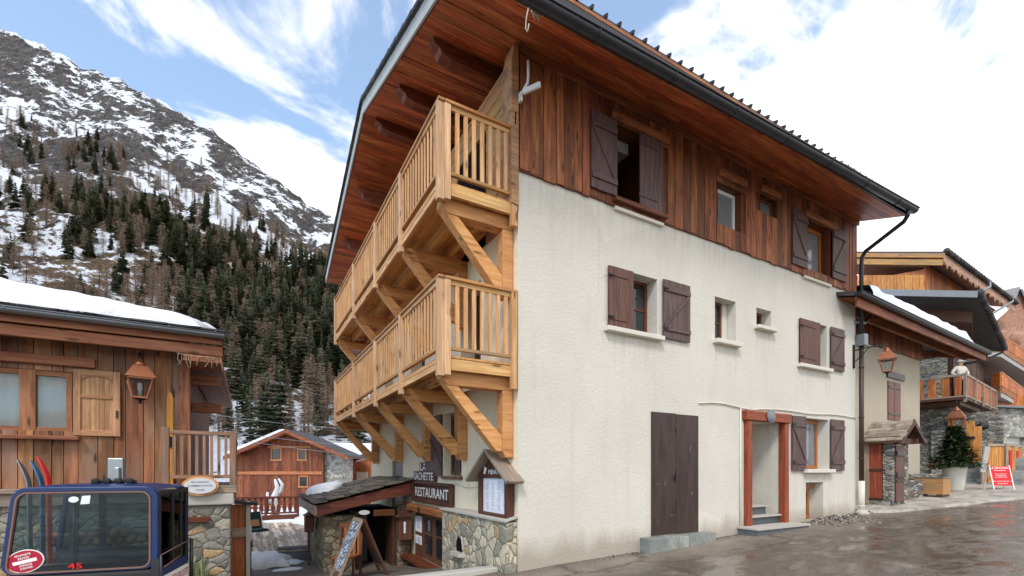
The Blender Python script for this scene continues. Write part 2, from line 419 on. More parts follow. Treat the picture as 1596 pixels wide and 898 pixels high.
# ------------------------------------------------------------------ ground
def sm(a, b, x):
    x = max(0, min(1, (x-a)/(b-a))); return x*x*(3-2*x)
def street(u): return .041*max(-9, min(45, u))
def ground_z(u, v):
    s = street(u)
    if v <= .42: return s
    if u < .2:
        t = -.10 - .15*(v-.4)
        t = max(t, -.86) if v < 7 else (-.92 if v < 17.8 else -.92 - 2.6*sm(17.8, 26, v))
        k = sm(-2.4, -5.5, u) * (1 - sm(0.4, 3.2, v))
        return t*(1-k) + s*k
    return s - (4.5*sm(13, 30, v) if u < 60 else 0)
def mk_asphalt():
    t = NT('wet_asphalt'); v = t.obj(); sx, sy, sz = t.sep(v)
    fine = t.noise(v, 60, 4, .7); mid = t.noise(v, 6, 7, .68); low = t.noise(v, .8, 6, .62, .6)
    big = t.noise(t.map(v, (.55, 1.0, 1), (0, 0, rad(8))), 1.5, 8, .66, .35)
    col = t.mix(t.ramp(mid, [(.32, 0.0), (.66, 1.0)]), lin((96, 87, 78)), lin((148, 135, 121)))
    col = t.mix(t.ramp(low, [(.42, 0.0), (.62, .7)]), col, lin((150, 136, 120)))
    nz = t.n('ShaderNodeTexNoise'); t.l(v, nz.inputs['Vector']); nz.inputs['Scale'].default_value = 1.2; nz.inputs['Detail'].default_value = 5
    mv = t.n('ShaderNodeMix', data_type='RGBA', blend_type='LINEAR_LIGHT'); mv.inputs[0].default_value = .35; t.l(v, mv.inputs[6]); t.l(nz.outputs['Color'], mv.inputs[7])
    crack = t.ramp(t.vor(t.map(mv.outputs[2], (.28, .55, .2)), 1.0, 'DISTANCE_TO_EDGE'), [(.006, 1.0), (.022, 0.0)])
    col = t.mix(t.math('MULTIPLY', crack, t.ramp(mid, [(.4, .2), (.6, .85)])), col, lin((48, 42, 38)))
    away = t.n('ShaderNodeMapRange'); t.l(t.math('ADD', t.math('MULTIPLY', sy, -1.0), t.math('MULTIPLY', t.noise(v, 1.1, 5), 1.3)), away.inputs[0]); away.inputs[1].default_value = .95; away.inputs[2].default_value = 1.9
    wet = t.math('MULTIPLY', t.ramp(big, [(.45, 0.0), (.55, 1.0)]), away.outputs[0])
    damp = t.math('MULTIPLY', t.ramp(big, [(.34, 0.0), (.46, 1.0)]), away.outputs[0])
    col = t.mix(t.math('MULTIPLY', damp, .7), col, lin((74, 62, 52)))
    foot = t.ramp(t.math('ADD', sy, t.math('MULTIPLY', mid, .8)), [(.0, 0.0), (.38, .55)])      # grit along the wall foot
    col = t.mix(foot, col, lin((92, 80, 68)))
    col = t.mix(.9, col, t.ramp(fine, [(.25, .28), (.5, .85), (.68, 1.5)]), 'MULTIPLY')
    rough = t.math('SUBTRACT', t.math('ADD', .62, t.math('MULTIPLY', mid, .2)), t.math('ADD', t.math('MULTIPLY', wet, .44), t.math('MULTIPLY', damp, .18)))
    far = t.n('ShaderNodeMapRange'); t.l(t.math('ADD', sy, t.math('MULTIPLY', mid, 2.0)), far.inputs[0]); far.inputs[1].default_value = 19.5; far.inputs[2].default_value = 20.2
    gcol = t.mix(t.ramp(t.noise(v, .25, 6, .65), [(.40, 0.0), (.46, 1.0)]), lin((98, 84, 66)), (.82, .84, .87))
    col = t.mix(far.outputs[0], col, gcol)
    rough = t.math('MAXIMUM', rough, t.math('MULTIPLY', far.outputs[0], .8))
    t.set(Base_Color=col, Roughness=rough); t.b.inputs['Specular IOR Level'].default_value = .55
    h = t.math('MULTIPLY', t.math('ADD', t.math('MULTIPLY', fine, .5), t.math('MULTIPLY', mid, .5)), t.math('SUBTRACT', 1.0, t.math('MULTIPLY', wet, .8)))
    t.bump(h, .6, .022)
    return t.m
M['asphalt'] = mk_asphalt()
def lines(parts):
    out = []
    for a, b, n in parts:
        out += [a + (b-a)*i/n for i in range(n)]
    return out + [parts[-1][1]]
def make_ground():
    us = lines([(-1500, -300, 4), (-300, -60, 6), (-60, -16, 11), (-16, .15, 54), (.15, .25, 1), (.25, 34, 90), (34, 80, 12), (80, 300, 8), (300, 1500, 4)])
    vs = lines([(-1500, -300, 4), (-300, -40, 8), (-40, -9, 12), (-9, .30, 40), (.30, .44, 2), (.44, 20, 56), (20, 60, 20), (60, 300, 8), (300, 1500, 4)])
    mb = MB(); n = len(vs)
    pts = []
    for u in us:
        for v in vs:
            z = ground_z(u, v)
            if -9 < u < 34 and -9 < v < 20: z += .018*noise.noise(Vector((u*.55, v*.55, 0))) + .006*noise.noise(Vector((u*2.1, v*2.1, 4)))
            pts.append((u, v, z))
    mb.add(pts, [(i*n+j, (i+1)*n+j, (i+1)*n+j+1, i*n+j+1) for i in range(len(us)-1) for j in range(n-1)], None, True)
    props(mb.build('ground', M['asphalt']), kind='structure')
make_ground()
def mk_pave():
    t = NT('dry_pavement'); v = t.obj()
    mid = t.noise(t.map(v, (.6, 1.6, 1)), 2.6, 6, .65); fine = t.noise(v, 80, 3)
    col = t.mix(t.ramp(mid, [(.35, 0.0), (.66, 1.0)]), lin((150, 142, 132)), lin((196, 187, 175)))
    col = t.mix(t.ramp(t.noise(v, 1.3, 5, .6), [(.52, 0.0), (.62, .6)]), col, lin((104, 95, 86)))
    col = t.mix(.6, col, t.ramp(fine, [(.3, .6), (.6, 1.1)]), 'MULTIPLY')
    t.set(Base_Color=col, Roughness=.7); t.bump(t.math('ADD', mid, fine), .4, .012); return t.m
M['pave'] = mk_pave()
def make_pavement():
    mb = MB(); edge = [(10.75, -.22), (11.3, -.55), (12.3, -.78), (13.5, -1.0), (15, -1.25), (17, -1.65), (20, -2.2), (26, -3.4), (36, -5)]
    far = [(10.75, .9), (11.3, 1.5), (12.3, 1.5), (13.5, 1.5), (15, 2.2), (17, 3), (20, 4), (26, 6), (36, 9)]
    n = len(edge); vs = []
    for (a, b), (c, d) in zip(edge, far):
        z = street(a)
        vs += [(a, b, z-.05), (a, b+.03, z+.055), (a, b+.10, z+.07), (c, d, street(c)+.08)]
    fs = []
    for i in range(n-1):
        for k in range(3): fs.append((i*4+k, (i+1)*4+k, (i+1)*4+k+1, i*4+k+1))
    mb.add(vs, fs)
    props(mb.build('pavement', M['pave']), kind='structure')
make_pavement()

mb = MB()
for i in range(2600):
    u = R.uniform(.2, 11.4); heap = math.exp(-((u-8.9)/1.3)**2)
    if R.random() > .22+.78*heap: continue
    v = -abs(R.gauss(0, .10+.30*heap)) - .01; r_ = R.uniform(.006, .020+.022*heap)
    if 5.3 < u < 7.4 and v > -.55: continue
    if 2.5 < u < 4.5 and v > -.3: continue
    z = ground_z(u, v)+.004+.07*heap*max(0, 1+v*1.6)*R.random(); c = Vector((u, v, z))
    q = [c + Vector((a*r_*R.uniform(.7, 1.4), b*r_*R.uniform(.7, 1.4), d*r_*R.uniform(.5, .9))) for a, b, d in ((1, 0, 0), (0, 1, 0), (-1, 0, 0), (0, -1, 0), (0, 0, 1), (0, 0, -1))]
    mb.add(q, [(0, 1, 4), (1, 2, 4), (2, 3, 4), (3, 0, 4), (1, 0, 5), (2, 1, 5), (3, 2, 5), (0, 3, 5)])
t = NT('grit'); t.set(Base_Color=t.ramp(t.island(), [(0, lin((66, 58, 50))), (.6, lin((120, 110, 98))), (1, lin((186, 178, 166)))]), Roughness=.85); M['grit'] = t.m
props(mb.build('gravel', M['grit']), 'loose grit and gravel along the foot of the white wall', 'gravel', None, 'stuff')

# ------------------------------------------------------------------ wall with openings (plane along x or y)
def wall_front(mb, fn, a0, a1, z0, z1, holes, depth, topfn=None):
    """fn(a, d, z): along, depth into the wall, height. Quads round the holes and reveals in them."""
    xs = sorted({a0, a1, *[h[0] for h in holes], *[h[1] for h in holes]}); zs = sorted({z0, z1, *[h[2] for h in holes], *[h[3] for h in holes]})
    for i in range(len(xs)-1):
        for j in range(len(zs)-1):
            cx, cz = (xs[i]+xs[i+1])/2, (zs[j]+zs[j+1])/2
            if any(h[0] < cx < h[1] and h[2] < cz < h[3] for h in holes): continue
            mb.add([fn(xs[i], 0, zs[j]), fn(xs[i+1], 0, zs[j]), fn(xs[i+1], 0, zs[j+1]), fn(xs[i], 0, zs[j+1])], [(0, 1, 2, 3)])
    for h in holes:
        d = h[4] if len(h) > 4 else depth
        a, b, c, e = h[:4]
        for q in ((a, c, a, e), (b, e, b, c), (a, e, b, e), (b, c, a, c)):
            mb.add([fn(q[0], 0, q[1]), fn(q[2], 0, q[3]), fn(q[2], d, q[3]), fn(q[0], d, q[1])], [(3, 2, 1, 0)])
        mb.add([fn(a, d, c), fn(b, d, c), fn(b, d, e), fn(a, d, e)], [(0, 1, 2, 3)])
def boards(mb, fn, a0, a1, zlo, zhi, holes, wid=.2, th=.03, ragged=0, horiz=False):
    """vertical boards (or horizontal ones) with gaps, cut round the holes; fn(a, d, z), d grows outwards"""
    lo, hi = (a0, a1) if not horiz else (zlo, zhi)
    x = lo
    while x < hi - .02:
        w = wid*R.uniform(.72, 1.3); x2 = min(hi, x+w)
        if hi - x2 < .06: x2 = hi
        c = (x+x2)/2
        segs = [(zlo, zhi)] if not horiz else [(a0, a1)]
        for h in holes:
            ha, hb, hc, hd = h[:4] if not horiz else (h[2], h[3], h[0], h[1])
            if x2-.01 > ha and x+.01 < hb:
                new = []
                for s, e in segs:
                    if hd <= s or hc >= e: new.append((s, e)); continue
                    if hc > s: new.append((s, hc))
                    if hd < e: new.append((hd, e))
                segs = new
        for s, e in segs:
            d = th*R.uniform(.7, 1.25); r0 = -R.uniform(0, ragged) if s == (zlo if not horiz else a0) else 0
            g = .005
            A = []
            for aa in (x+g, x2-g):
                for dd in (-.01, d):
                    for zz in (s+r0, e):
                        A.append(fn(aa, dd, zz) if not horiz else fn(zz, dd, aa))
            o = [R.uniform(0, 90) for _ in range(3)]
            gs = [(o[0]+(zz-s), o[1]+(aa-x), o[2]+dd) for aa in (x, x2) for dd in (0, d) for zz in (s, e)]
            f = MB.BF if not horiz else [tuple(reversed(q)) for q in MB.BF]
            mb.add(A, f, gs)
        x = x2

# ------------------------------------------------------------------ MAIN HOUSE
L = 10.40; D = 9.85                      # length along the street, depth
RV, RZ, PT = 4.65, 10.0, .325            # ridge
EV0, EV1 = -1.10, 10.4
VG = -1.36
def rtop(v): return RZ - PT*abs(v-RV)
def rbot(v): return rtop(v) - .27
house = thing('village_house', 'tall white plastered house with red-brown wooden top storey, wide eaves and two honey wood balconies', 'house', (5.2, 5, 0))
FV = lambda a, d, z: Vector((a, d, z))           # street front (v = 0)
FU = lambda a, d, z: Vector((d, a, z))           # gable side (u = 0)

holes_plaster = [(1.82, 3.03, 4.10, 5.18, .34), (4.69, 5.37, 4.29, 5.17, .30), (6.09, 6.64, 4.78, 5.18, .30), (7.74, 8.98, 4.13, 5.20, .34),
                 (5.80, 7.05, .28, 2.68, 1.3), (7.97, 9.06, 1.60, 2.85, .26), (8.04, 8.82, .36, 1.29, .34)]
mb = MB(); wall_front(mb, FV, 0, L, -1.3, 6.33, holes_plaster, .3)
# right end wall, back wall, closed top
mb.add([(L, 0, -1), (L, D, -1), (L, D, 8.2), (L, 0, 8.2)], [(0, 1, 2, 3)])
mb.add([(L, D, -1.3), (0, D, -1.3), (0, D, 8.2), (L, D, 8.2)], [(0, 1, 2, 3)])
mb.build('wall', M['plaster'], house)
holes_g = [(2.22, 3.16, 1.47, 2.78, .3), (6.2, 7.3, -.9, 1.85, .3), (1.35, 2.25, 3.12, 5.05, .5), (4.4, 5.5, 3.12, 5.05, .5), (7.2, 8.1, 3.12, 5.05, .5), (3.06, 5.2, -.55, .56, .14)]
mb = MB(); wall_front(mb, lambda a, d, z: Vector((d, a, z)), 0, D, -1.3, 5.62, holes_g, .3)
mb.f = [tuple(reversed(f)) for f in mb.f]
mb.build('gable_wall', M['plaster_cream'], house)

# cladding of the top storey
hc = [(1.98, 3.10, 6.42, 7.72), (4.75, 5.52, 6.66, 7.52), (6.20, 6.80, 7.30, 7.70), (7.97, 9.03, 6.44, 7.62)]
mb = MB(); boards(mb, lambda a, d, z: Vector((a, -d-.012, z)), .0, L, 6.29, 8.21, hc, .2, .03, .05)
mb.build('cladding', M['clad'], house)
mb = MB()
for a, b, c, d_ in hc:                                             # reveals
    dp = 1.2 if a < 2 else .3
    for q in ((a, c, a, d_), (b, d_, b, c), (a, d_, b, d_), (b, c, a, c)):
        mb.m = 0
        mb.add([FV(q[0], -.02, q[1]), FV(q[2], -.02, q[3]), FV(q[2], dp, q[3]), FV(q[0], dp, q[1])], [(3, 2, 1, 0)])
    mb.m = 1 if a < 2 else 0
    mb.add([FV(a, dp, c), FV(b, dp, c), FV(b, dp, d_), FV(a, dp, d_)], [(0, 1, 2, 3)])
mb.m = 0
xs = sorted({0, L, *[h[0] for h in hc], *[h[1] for h in hc]}); zs = sorted({6.33, 8.25, *[h[2] for h in hc], *[h[3] for h in hc]})
for i in range(len(xs)-1):
    for j in range(len(zs)-1):
        cx, cz = (xs[i]+xs[i+1])/2, (zs[j]+zs[j+1])/2
        if any(h[0] < cx < h[1] and h[2] < cz < h[3] for h in hc): continue
        mb.add([FV(xs[i], -.006, zs[j]), FV(xs[i+1], -.006, zs[j]), FV(xs[i+1], -.006, zs[j+1]), FV(xs[i], -.006, zs[j+1])], [(0, 1, 2, 3)])
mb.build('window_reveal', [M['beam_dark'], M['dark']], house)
mb = MB(); mb.box(0.02, L, -.10, -.052, 8.06, 8.17); mb.build('frieze_board', M['clad'], house)
mb = MB(); boards(mb, lambda a, d, z: Vector((L+d, a, z)), .02, D, 6.25, 8.2, [], .2, .03); mb.build('end_cladding', M['clad'], house)
mb = MB(); mb.box(-.02, L-.01, -.035, -.012, 6.262, 6.288); mb.build('drip_edge', M['beam_dark'], house)

# gable: honey boards, recess above
hg = [(1.05, 2.35, 5.58, 7.42), (4.4, 5.6, 5.58, 7.42), (7.2, 8.2, 5.58, 7.42)]
mb = MB(); boards(mb, lambda a, d, z: Vector((-d-.012, a, z)), .26, D, 5.56, 8.12, hg, .22, .03, 0, True)
mb.build('gable_cladding', M['honey_old'], house)
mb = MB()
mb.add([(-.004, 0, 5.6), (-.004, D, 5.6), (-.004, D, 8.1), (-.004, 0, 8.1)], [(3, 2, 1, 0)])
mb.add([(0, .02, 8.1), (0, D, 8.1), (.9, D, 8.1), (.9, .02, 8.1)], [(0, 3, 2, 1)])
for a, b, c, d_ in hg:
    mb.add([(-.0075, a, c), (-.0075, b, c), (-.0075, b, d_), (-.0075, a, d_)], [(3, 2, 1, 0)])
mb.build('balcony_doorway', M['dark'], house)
mb = MB(); mb.prism([(.9, -.0, 8.0), (.9, D, 8.0), (.9, D, rbot(D)-.05), (.9, RV, rbot(RV)-.05), (.9, 0, rbot(0)-.05)], (.1, 0, 0))
mb.build('gable_top', M['clad'], house)
mb = MB(); mb.prism([(-.14, -.055, 5.72), (-.02, -.055, 5.70), (-.02, -.055, 8.19), (-.10, -.055, 8.19), (-.15, -.055, 7.9), (-.15, -.055, 6.4)], (0, .30, 0))
mb.build('corner_post', M['corner_wood'], house, bevel=.012)
mb = MB(); mb.box(-.09, -.07, -.059, -.053, 6.93, 7.12); mb.build('mortise', M['dark'], house)

# roof
rf = MB()
for s in (0, 1):
    v0, v1 = (EV0, RV) if s == 0 else (RV, EV1)
    pts = [(VG, v0, rtop(v0)), (VG, v1, rtop(v1)), (VG, v1, rtop(v1)-.07), (VG, v0, rtop(v0)-.07)]
    rf.prism(pts, (L+.06-VG, 0, 0))
roof = rf.build('roof', M['roofmetal'], house)
rb = MB(); u = VG+.1
while u < L+.06:
    rb.bar((u, EV0-.035, rtop(EV0-.035)+.018), (u, RV, rtop(RV)+.018), .03, .05, w2=.03, h2=.05)
    u += .26
rb.build('roof_rib', M['roofmetal'], roof)
mb = MB()                                                           # soffit boards run along the street
for v0, v1 in ((EV0+.04, RV), (RV, EV1-.04)):
    v = v0
    while v < v1-.02:
        w = R.uniform(.12, .17); w2 = min(v+w, v1)
        za, zb = rbot(v+.002), rbot(w2-.002); du = R.uniform(0, .012)
        x0 = VG+.02
        o = [R.uniform(0, 90) for _ in range(3)]
        cuts = [x0] + sorted(R.uniform(1.5, 9) for _ in range(2)) + [L+.04]
        for p, q in zip(cuts, cuts[1:]):
            o = [R.uniform(0, 90) for _ in range(3)]
            vsx = [(p+.002, v+.002, za-du), (p+.002, v+.002, za+.03), (p+.002, w2-.002, zb-du), (p+.002, w2-.002, zb+.03), (q, v+.002, za-du), (q, v+.002, za+.03), (q, w2-.002, zb-du), (q, w2-.002, zb+.03)]
            mb.add(vsx, MB.BF, [(o[0]+(a-p), o[1]+(b-v), o[2]+c) for a, b, c in vsx])
        v = w2
mb.build('soffit', M['soffit'], roof)
for v in (.85, 2.75, RV, 6.55, 8.4):
    z = rbot(v)-.015; mb = MB()
    mb.prism([(-1.12, v-.11, z), (-1.12, v-.11, z-.10), (-1.02, v-.11, z-.14), (-.98, v-.11, z-.22), (-.8, v-.11, z-.26), (.95, v-.11, z-.26), (.95, v-.11, z)], (0, .22, 0))
    mb.build('purlin', M['purlin'], roof)
mb = MB()
for v0, v1 in ((EV0-.02, RV), (RV, EV1+.02)):
    mb.prism([(VG-.03, v0, rtop(v0)-.02), (VG-.03, v1, rtop(v1)-.02), (VG-.03, v1, rtop(v1)-.27), (VG-.03, v0, rtop(v0)-.27)], (.032, 0, 0))
mb.build('verge_board', M['verge'], roof)
mb = MB()
for v0, v1 in ((EV0-.04, RV), (RV, EV1+.04)):
    n = 26
    for i in range(n):
        a = v0+(v1-v0)*i/n; b = v0+(v1-v0)*(i+1)/n
        mb.bar((VG-.045, a, rtop(a)+.015+.02*(i % 2)), (VG-.045, b+.03, rtop(b)+.015), .09, .06)
mb.build('verge_tile', M['slate_dark'], roof)
mb = MB()
for v0, v1 in ((EV0+.02, RV), (RV, EV1-.02)):
    mb.prism([(L+.062, v0, rtop(v0)+.02), (L+.062, v1, rtop(v1)+.02), (L+.062, v1, rtop(v1)-.27), (L+.062, v0, rtop(v0)-.27)], (.025, 0, 0))
mb.build('end_verge', M['gutter'], roof)
mb = MB(); mb.box(VG+.01, L+.05, EV0-.03, EV0-.005, rtop(EV0)-.30, rtop(EV0)-.13); mb.build('fascia', M['gutter'], roof)
mb = MB(); mb.box(VG+.01, L+.055, EV0-.035, EV0-.008, rtop(EV0)-.125, rtop(EV0)-.075); mb.build('eave_batten', M['lintel'], roof)
gz = 7.93
def GZ(u): return 7.605 + .0295*(u-VG)
gt = MB()                                                           # half-round gutter
prof = [(math.cos(a), math.sin(a)) for a in [math.pi + math.pi*i/8 for i in range(9)]]
def gutter(mb, p, q, r, out):
    p = Vector(p); q = Vector(q); out = Vector(out).normalized(); n = len(prof)
    vs = []
    for c in (p, q):
        for k, rr in ((0, r), (1, r-.012)):
            for a, b in prof: vs.append(c + out*(a*rr) + Vector((0, 0, b*rr)))
    fs = []
    for i in range(n-1):
        fs.append((i, i+1, 2*n+i+1, 2*n+i)); fs.append((n+i+1, n+i, 3*n+i, 3*n+i+1))
    fs += [(0, 2*n, 3*n, n), (n-1, 2*n-1, 4*n-1, 3*n-1)]
    mb.add(vs, fs, None, True)
    for c in (p, q):
        mb.add([c + out*(a*r) + Vector((0, 0, b*r)) for a, b in prof], [tuple(range(n))])
gutter(gt, (VG-.02, EV0-.13, GZ(VG)), (L+.1, EV0-.13, GZ(L)), .10, (0, 1, 0))
for u in [VG+.4+1.5*i for i in range(8)]:
    gt.tube([(u, EV0-.13+.105*math.cos(a), GZ(u)+.105*math.sin(a)) for a in [math.pi+math.pi*i/8 for i in range(9)]], .009, 5)
gt.tube([(VG, EV0-.235, GZ(VG)+.004), (L+.1, EV0-.235, GZ(L)+.004)], .012, 6)
gutter_o = gt.build('gutter', M['gutter'], house)
mb = MB()
for k in range(2):
    pts = [(u, EV0-.10-.06*k+.012*math.sin(u*3+k), GZ(u)+.06+.03*math.sin(u*1.7+2*k)+.02*k) for u in [5.4+.25*i for i in range(20)]]
    mb.tube(pts, .006, 5)
mb.build('heating_cable', M['zinc'], gutter_o)
mb = MB()
mb.tube([(L-.22, EV0-.13, gz-.07), (L-.20, EV0-.10, gz-.2), (L-.12, EV0+.0, gz-.27), (L+.02, -.22, 7.32), (L+.05, -.13, 7.2), (L+.05, -.12, 7.0), (L+.05, -.12, 5.15)], .05, 10)
dp = mb.build('downpipe', M['gutter'], house)
mb = MB(); mb.box(L-.045, L+.145, -.24, -.03, 4.86, 5.17); mb.build('rain_head', M['zinc'], dp, bevel=.015)
mb = MB(); mb.tube([(L+.05, -.12, 4.88), (L+.05, -.12, 1.28)], .055, 12)
for z in (2.98, 1.9, 4.3): mb.tube([(L+.05, -.12, z-.015), (L+.05, -.12, z+.015)], .066, 12)
mb.build('lower_pipe', M['dark_pipe'], dp)
mb = MB(); mb.tube([(L+.05, -.12, 1.3), (L+.05, -.12, .42)], .075, 12); mb.tube([(L+.05, -.12, .62), (L+.05, -.12, .65)], .082, 12); mb.build('standpipe', M['sill'], dp)
mb = MB(); mb.ico((L+.05, -.14, .44), .16, 2, .25, (1.2, 1, .75), 3); mb.build('pipe_foot', M['concrete'], dp)
mb = MB(); mb.tube([(L-.05, .02, 5.5), (L+.1, .0, 5.55), (L+.62, .05, 5.62), (L+.9, .02, 5.85)], .05, 10); mb.build('neighbour_spout', M['zinc'], dp)

# windows -------------------------------------------------------
def window(parent, fn, a0, a1, z0, z1, d, frame, pane='pane', bars=0, vbar=0, w=.055, name='window', th=.05):
    mb = MB()
    def bx(a, b, c, e, d0, d1):
        q = [fn(x, y, z) for x in (a, b) for y in (d0, d1) for z in (c, e)]
        lo = [min(p[i] for p in q) for i in range(3)]; hi = [max(p[i] for p in q) for i in range(3)]
        mb.box(lo[0], hi[0], lo[1], hi[1], lo[2], hi[2])
    bx(a0, a0+w, z0, z1, d-th, d); bx(a1-w, a1, z0, z1, d-th, d); bx(a0+w, a1-w, z1-w, z1, d-th, d-.001); bx(a0+w, a1-w, z0, z0+w, d-th, d-.001)
    for i in range(bars):
        z = z0+(z1-z0)*(i+1)/(bars+1); bx(a0+w, a1-w, z-.015, z+.015, d-th+.01, d-.004)
    for i in range(vbar):
        a = a0+(a1-a0)*(i+1)/(vbar+1); bx(a-.03, a+.03, z0+w, z1-w, d-th+.005, d-.002)
    o = mb.build(name, frame, parent)
    mb = MB(); bx(a0+w-.01, a1-w+.01, z0+w-.01, z1-w+.01, d-.022, d-.012); mb.build('pane', M[pane], o)
    return o
def sill(parent, a0, a1, z, d=.12, th=.085, mat='sill'):
    mb = MB(); mb.box(a0, a1, -d, .02, z-th, z); return mb.build('sill', M[mat], parent, bevel=.012)
def shutter(parent, org, ax, nrm, w, z0, z1, mat, style='Z', flip=False, hooks=True, label=None):
    """board shutter hanging at org (its hinge foot); ax: direction along its width, nrm: outwards"""
    org = Vector(org); ax = Vector(ax).normalized(); nrm = Vector(nrm).normalized(); up = Vector((0, 0, 1)); h = z1-z0
    base = Vector((org.x, org.y, z0))
    mb = MB()
    def slab(x0, x1, y0, y1, n0, n1):
        nonlocal mb
        vs = [base + ax*x + nrm*n + up*y for x in (x0, x1) for n in (n0, n1) for y in (y0, y1)]
        o = [R.uniform(0, 90) for _ in range(3)]
        long_y = (y1-y0) > (x1-x0)
        gs = [((o[0]+y, o[1]+x, o[2]+n) if long_y else (o[0]+x, o[1]+y, o[2]+n)) for x in (x0, x1) for n in (n0, n1) for y in (y0, y1)]
        f = MB.BF if ax.cross(nrm).dot(up) > 0 else [tuple(reversed(q)) for q in MB.BF]
        mb.add(vs, f, gs)
    n = max(3, round(w/.115))
    for i in range(n):
        slab(w*i/n+.002, w*(i+1)/n-.002, R.uniform(0, .006), h-R.uniform(0, .006), 0, .028)
    o = mb.build('shutter', M[mat], parent)
    if label: o['label'] = label
    mb = MB()
    if style in ('Z', 'N'):
        for y in (.13*h, .80*h): slab(.01, w-.01, y, y+.075*h, .0285, .052); mb.build('batten', M[mat], o); mb = MB()
    if style == 'bars':
        for y in (.13*h, .84*h): slab(-.03, w*.75, y, y+.03*h, .0285, .04); mb.build('batten', M[mat], o); mb = MB()
    if style in ('Z', 'N'):
        mb = MB()
        a, b = (.03, w-.05) if not flip else (w-.05, .03)
        p = base + ax*a + up*(.21*h) + nrm*.039; q = base + ax*b + up*(.80*h) + nrm*.039
        mb.bar(p, q, .02, .055, up=nrm.cross((q-p).normalized())); mb.build('brace', M[mat], o)
    if hooks:
        mb = MB()
        for y in (.165*h, .84*h): mb.bar(base + ax*-.05 + nrm*.06 + up*y, base + ax*.10 + nrm*.06 + up*y, .012, .03)
        mb.build('hinge', M['black'], o)
    return o
X = (1, 0, 0); NY = (0, -1, 0)
# first floor
shutter(house, (1.80, -.028), X, NY, .58, 4.09, 5.17, 'shutter_red', 'bars')
window(house, FV, 2.40, 3.03, 4.10, 5.18, .30, M['maroon'], bars=1)
mb = MB(); mb.box(1.82, 2.40, .03, .05, 4.1, 5.18); mb.build('closed_leaf', M['maroon'], house)
shutter(house, (3.14, -.03), X, NY, .74, 4.09, 5.20, 'shutter', 'Z')
sill(house, 1.73, 3.12, 4.10)
window(house, FV, 4.70, 5.2, 4.29, 5.17, .27, M['maroon'], bars=1); sill(house, 4.62, 5.43, 4.28, .13, .09)
mb = MB(); mb.box(5.2, 5.36, .2, .27, 4.3, 5.16); mb.build('reveal_panel', M['plaster'], house)
window(house, FV, 6.10, 6.62, 4.79, 5.17, .27, M['maroon'], w=.05); sill(house, 6.0, 6.70, 4.77, .13, .08)
shutter(house, (7.72, -.028), X, NY, .86, 4.12, 5.20, 'shutter_red', 'bars')
window(house, FV, 8.4, 8.98, 4.13, 5.20, .31, M['maroon'], 'pane_grey')
mb = MB(); mb.box(7.74, 8.38, .05, .07, 4.13, 5.2); mb.build('closed_leaf', M['maroon'], house)
shutter(house, (9.09, -.03), X, NY, .64, 4.12, 5.20, 'shutter', 'Z'); sill(house, 7.66, 9.08, 4.12)
# ground floor
shutter(house, (7.39, -.03), X, NY, .57, 1.57, 2.87, 'shutter', 'Z', True); shutter(house, (9.09, -.03), X, NY, .64, 1.57, 2.87, 'shutter', 'Z')
window(house, FV, 7.98, 8.93, 1.62, 2.84, .24, M['orange_frame'], 'pane_grey', w=.09); sill(house, 7.88, 9.14, 1.61, .14, .09)
window(house, FV, 8.05, 8.66, .37, 1.12, .30, M['orange_frame'], w=.09, bars=0, vbar=1)
mb = MB(); mb.box(8.05, 8.75, .18, .30, 1.12, 1.22); mb.build('cellar_lintel', M['orange_frame'], house)
# top floor
shutter(house, (1.39, -.055), X, NY, .58, 6.40, 7.72, 'shutter', 'Z', True, False); shutter(house, (2.51, -.06), X, NY, .59, 6.39, 7.72, 'shutter', 'bars', True, False)
mb = MB(); mb.box(1.84, 3.26, -.13, -.046, 7.735, 7.875); mb.build('lintel', M['lintel'], house, bevel=.03)
mb = MB(); mb.box(1.98, 2.54, .25, 1.19, 7.5, 7.70); mb.build('room_ceiling', M['room'], house)
mb = MB(); mb.box(1.98, 2.04, .1, .16, 6.43, 7.71); mb.build('window_jamb', M['beam_dark'], house)
mb = MB(); mb.box(1.9, 3.2, -.13, -.045, 6.31, 6.385); mb.build('sill', M['clad'], house, bevel=.01)
mb = MB(); mb.box(1.95, 3.15, -.06, -.002, 6.19, 6.245); mb.build('sill', M['sill'], house)
window(house, FV, 4.76, 5.5, 6.68, 7.51, .16, M['white'], 'pane_grey', w=.07, vbar=0)
mb = MB(); mb.box(4.70, 5.62, -.12, -.046, 7.63, 7.79); mb.build('lintel', M['lintel'], house, bevel=.02)
window(house, FV, 6.21, 6.79, 7.31, 7.69, .12, M['maroon'], 'pane_grey', w=.05)
mb = MB(); mb.box(6.14, 6.88, -.11, -.046, 7.74, 7.87); mb.build('lintel', M['lintel'], house, bevel=.02)
shutter(house, (7.36, -.055), X, NY, .61, 6.40, 7.72, 'shutter', 'Z', True, False); shutter(house, (9.12, -.055), X, NY, .64, 6.43, 7.72, 'shutter', 'Z', False, False)
window(house, FV, 7.98, 9.02, 6.45, 7.61, .2, M['orange_frame'], 'pane_grey', w=.1)
mb = MB(); mb.box(7.84, 9.28, -.12, -.046, 7.63, 7.78); mb.build('lintel', M['lintel'], house, bevel=.02)
mb = MB(); mb.box(7.9, 9.1, -.06, -.002, 6.19, 6.245); mb.build('sill', M['sill'], house)
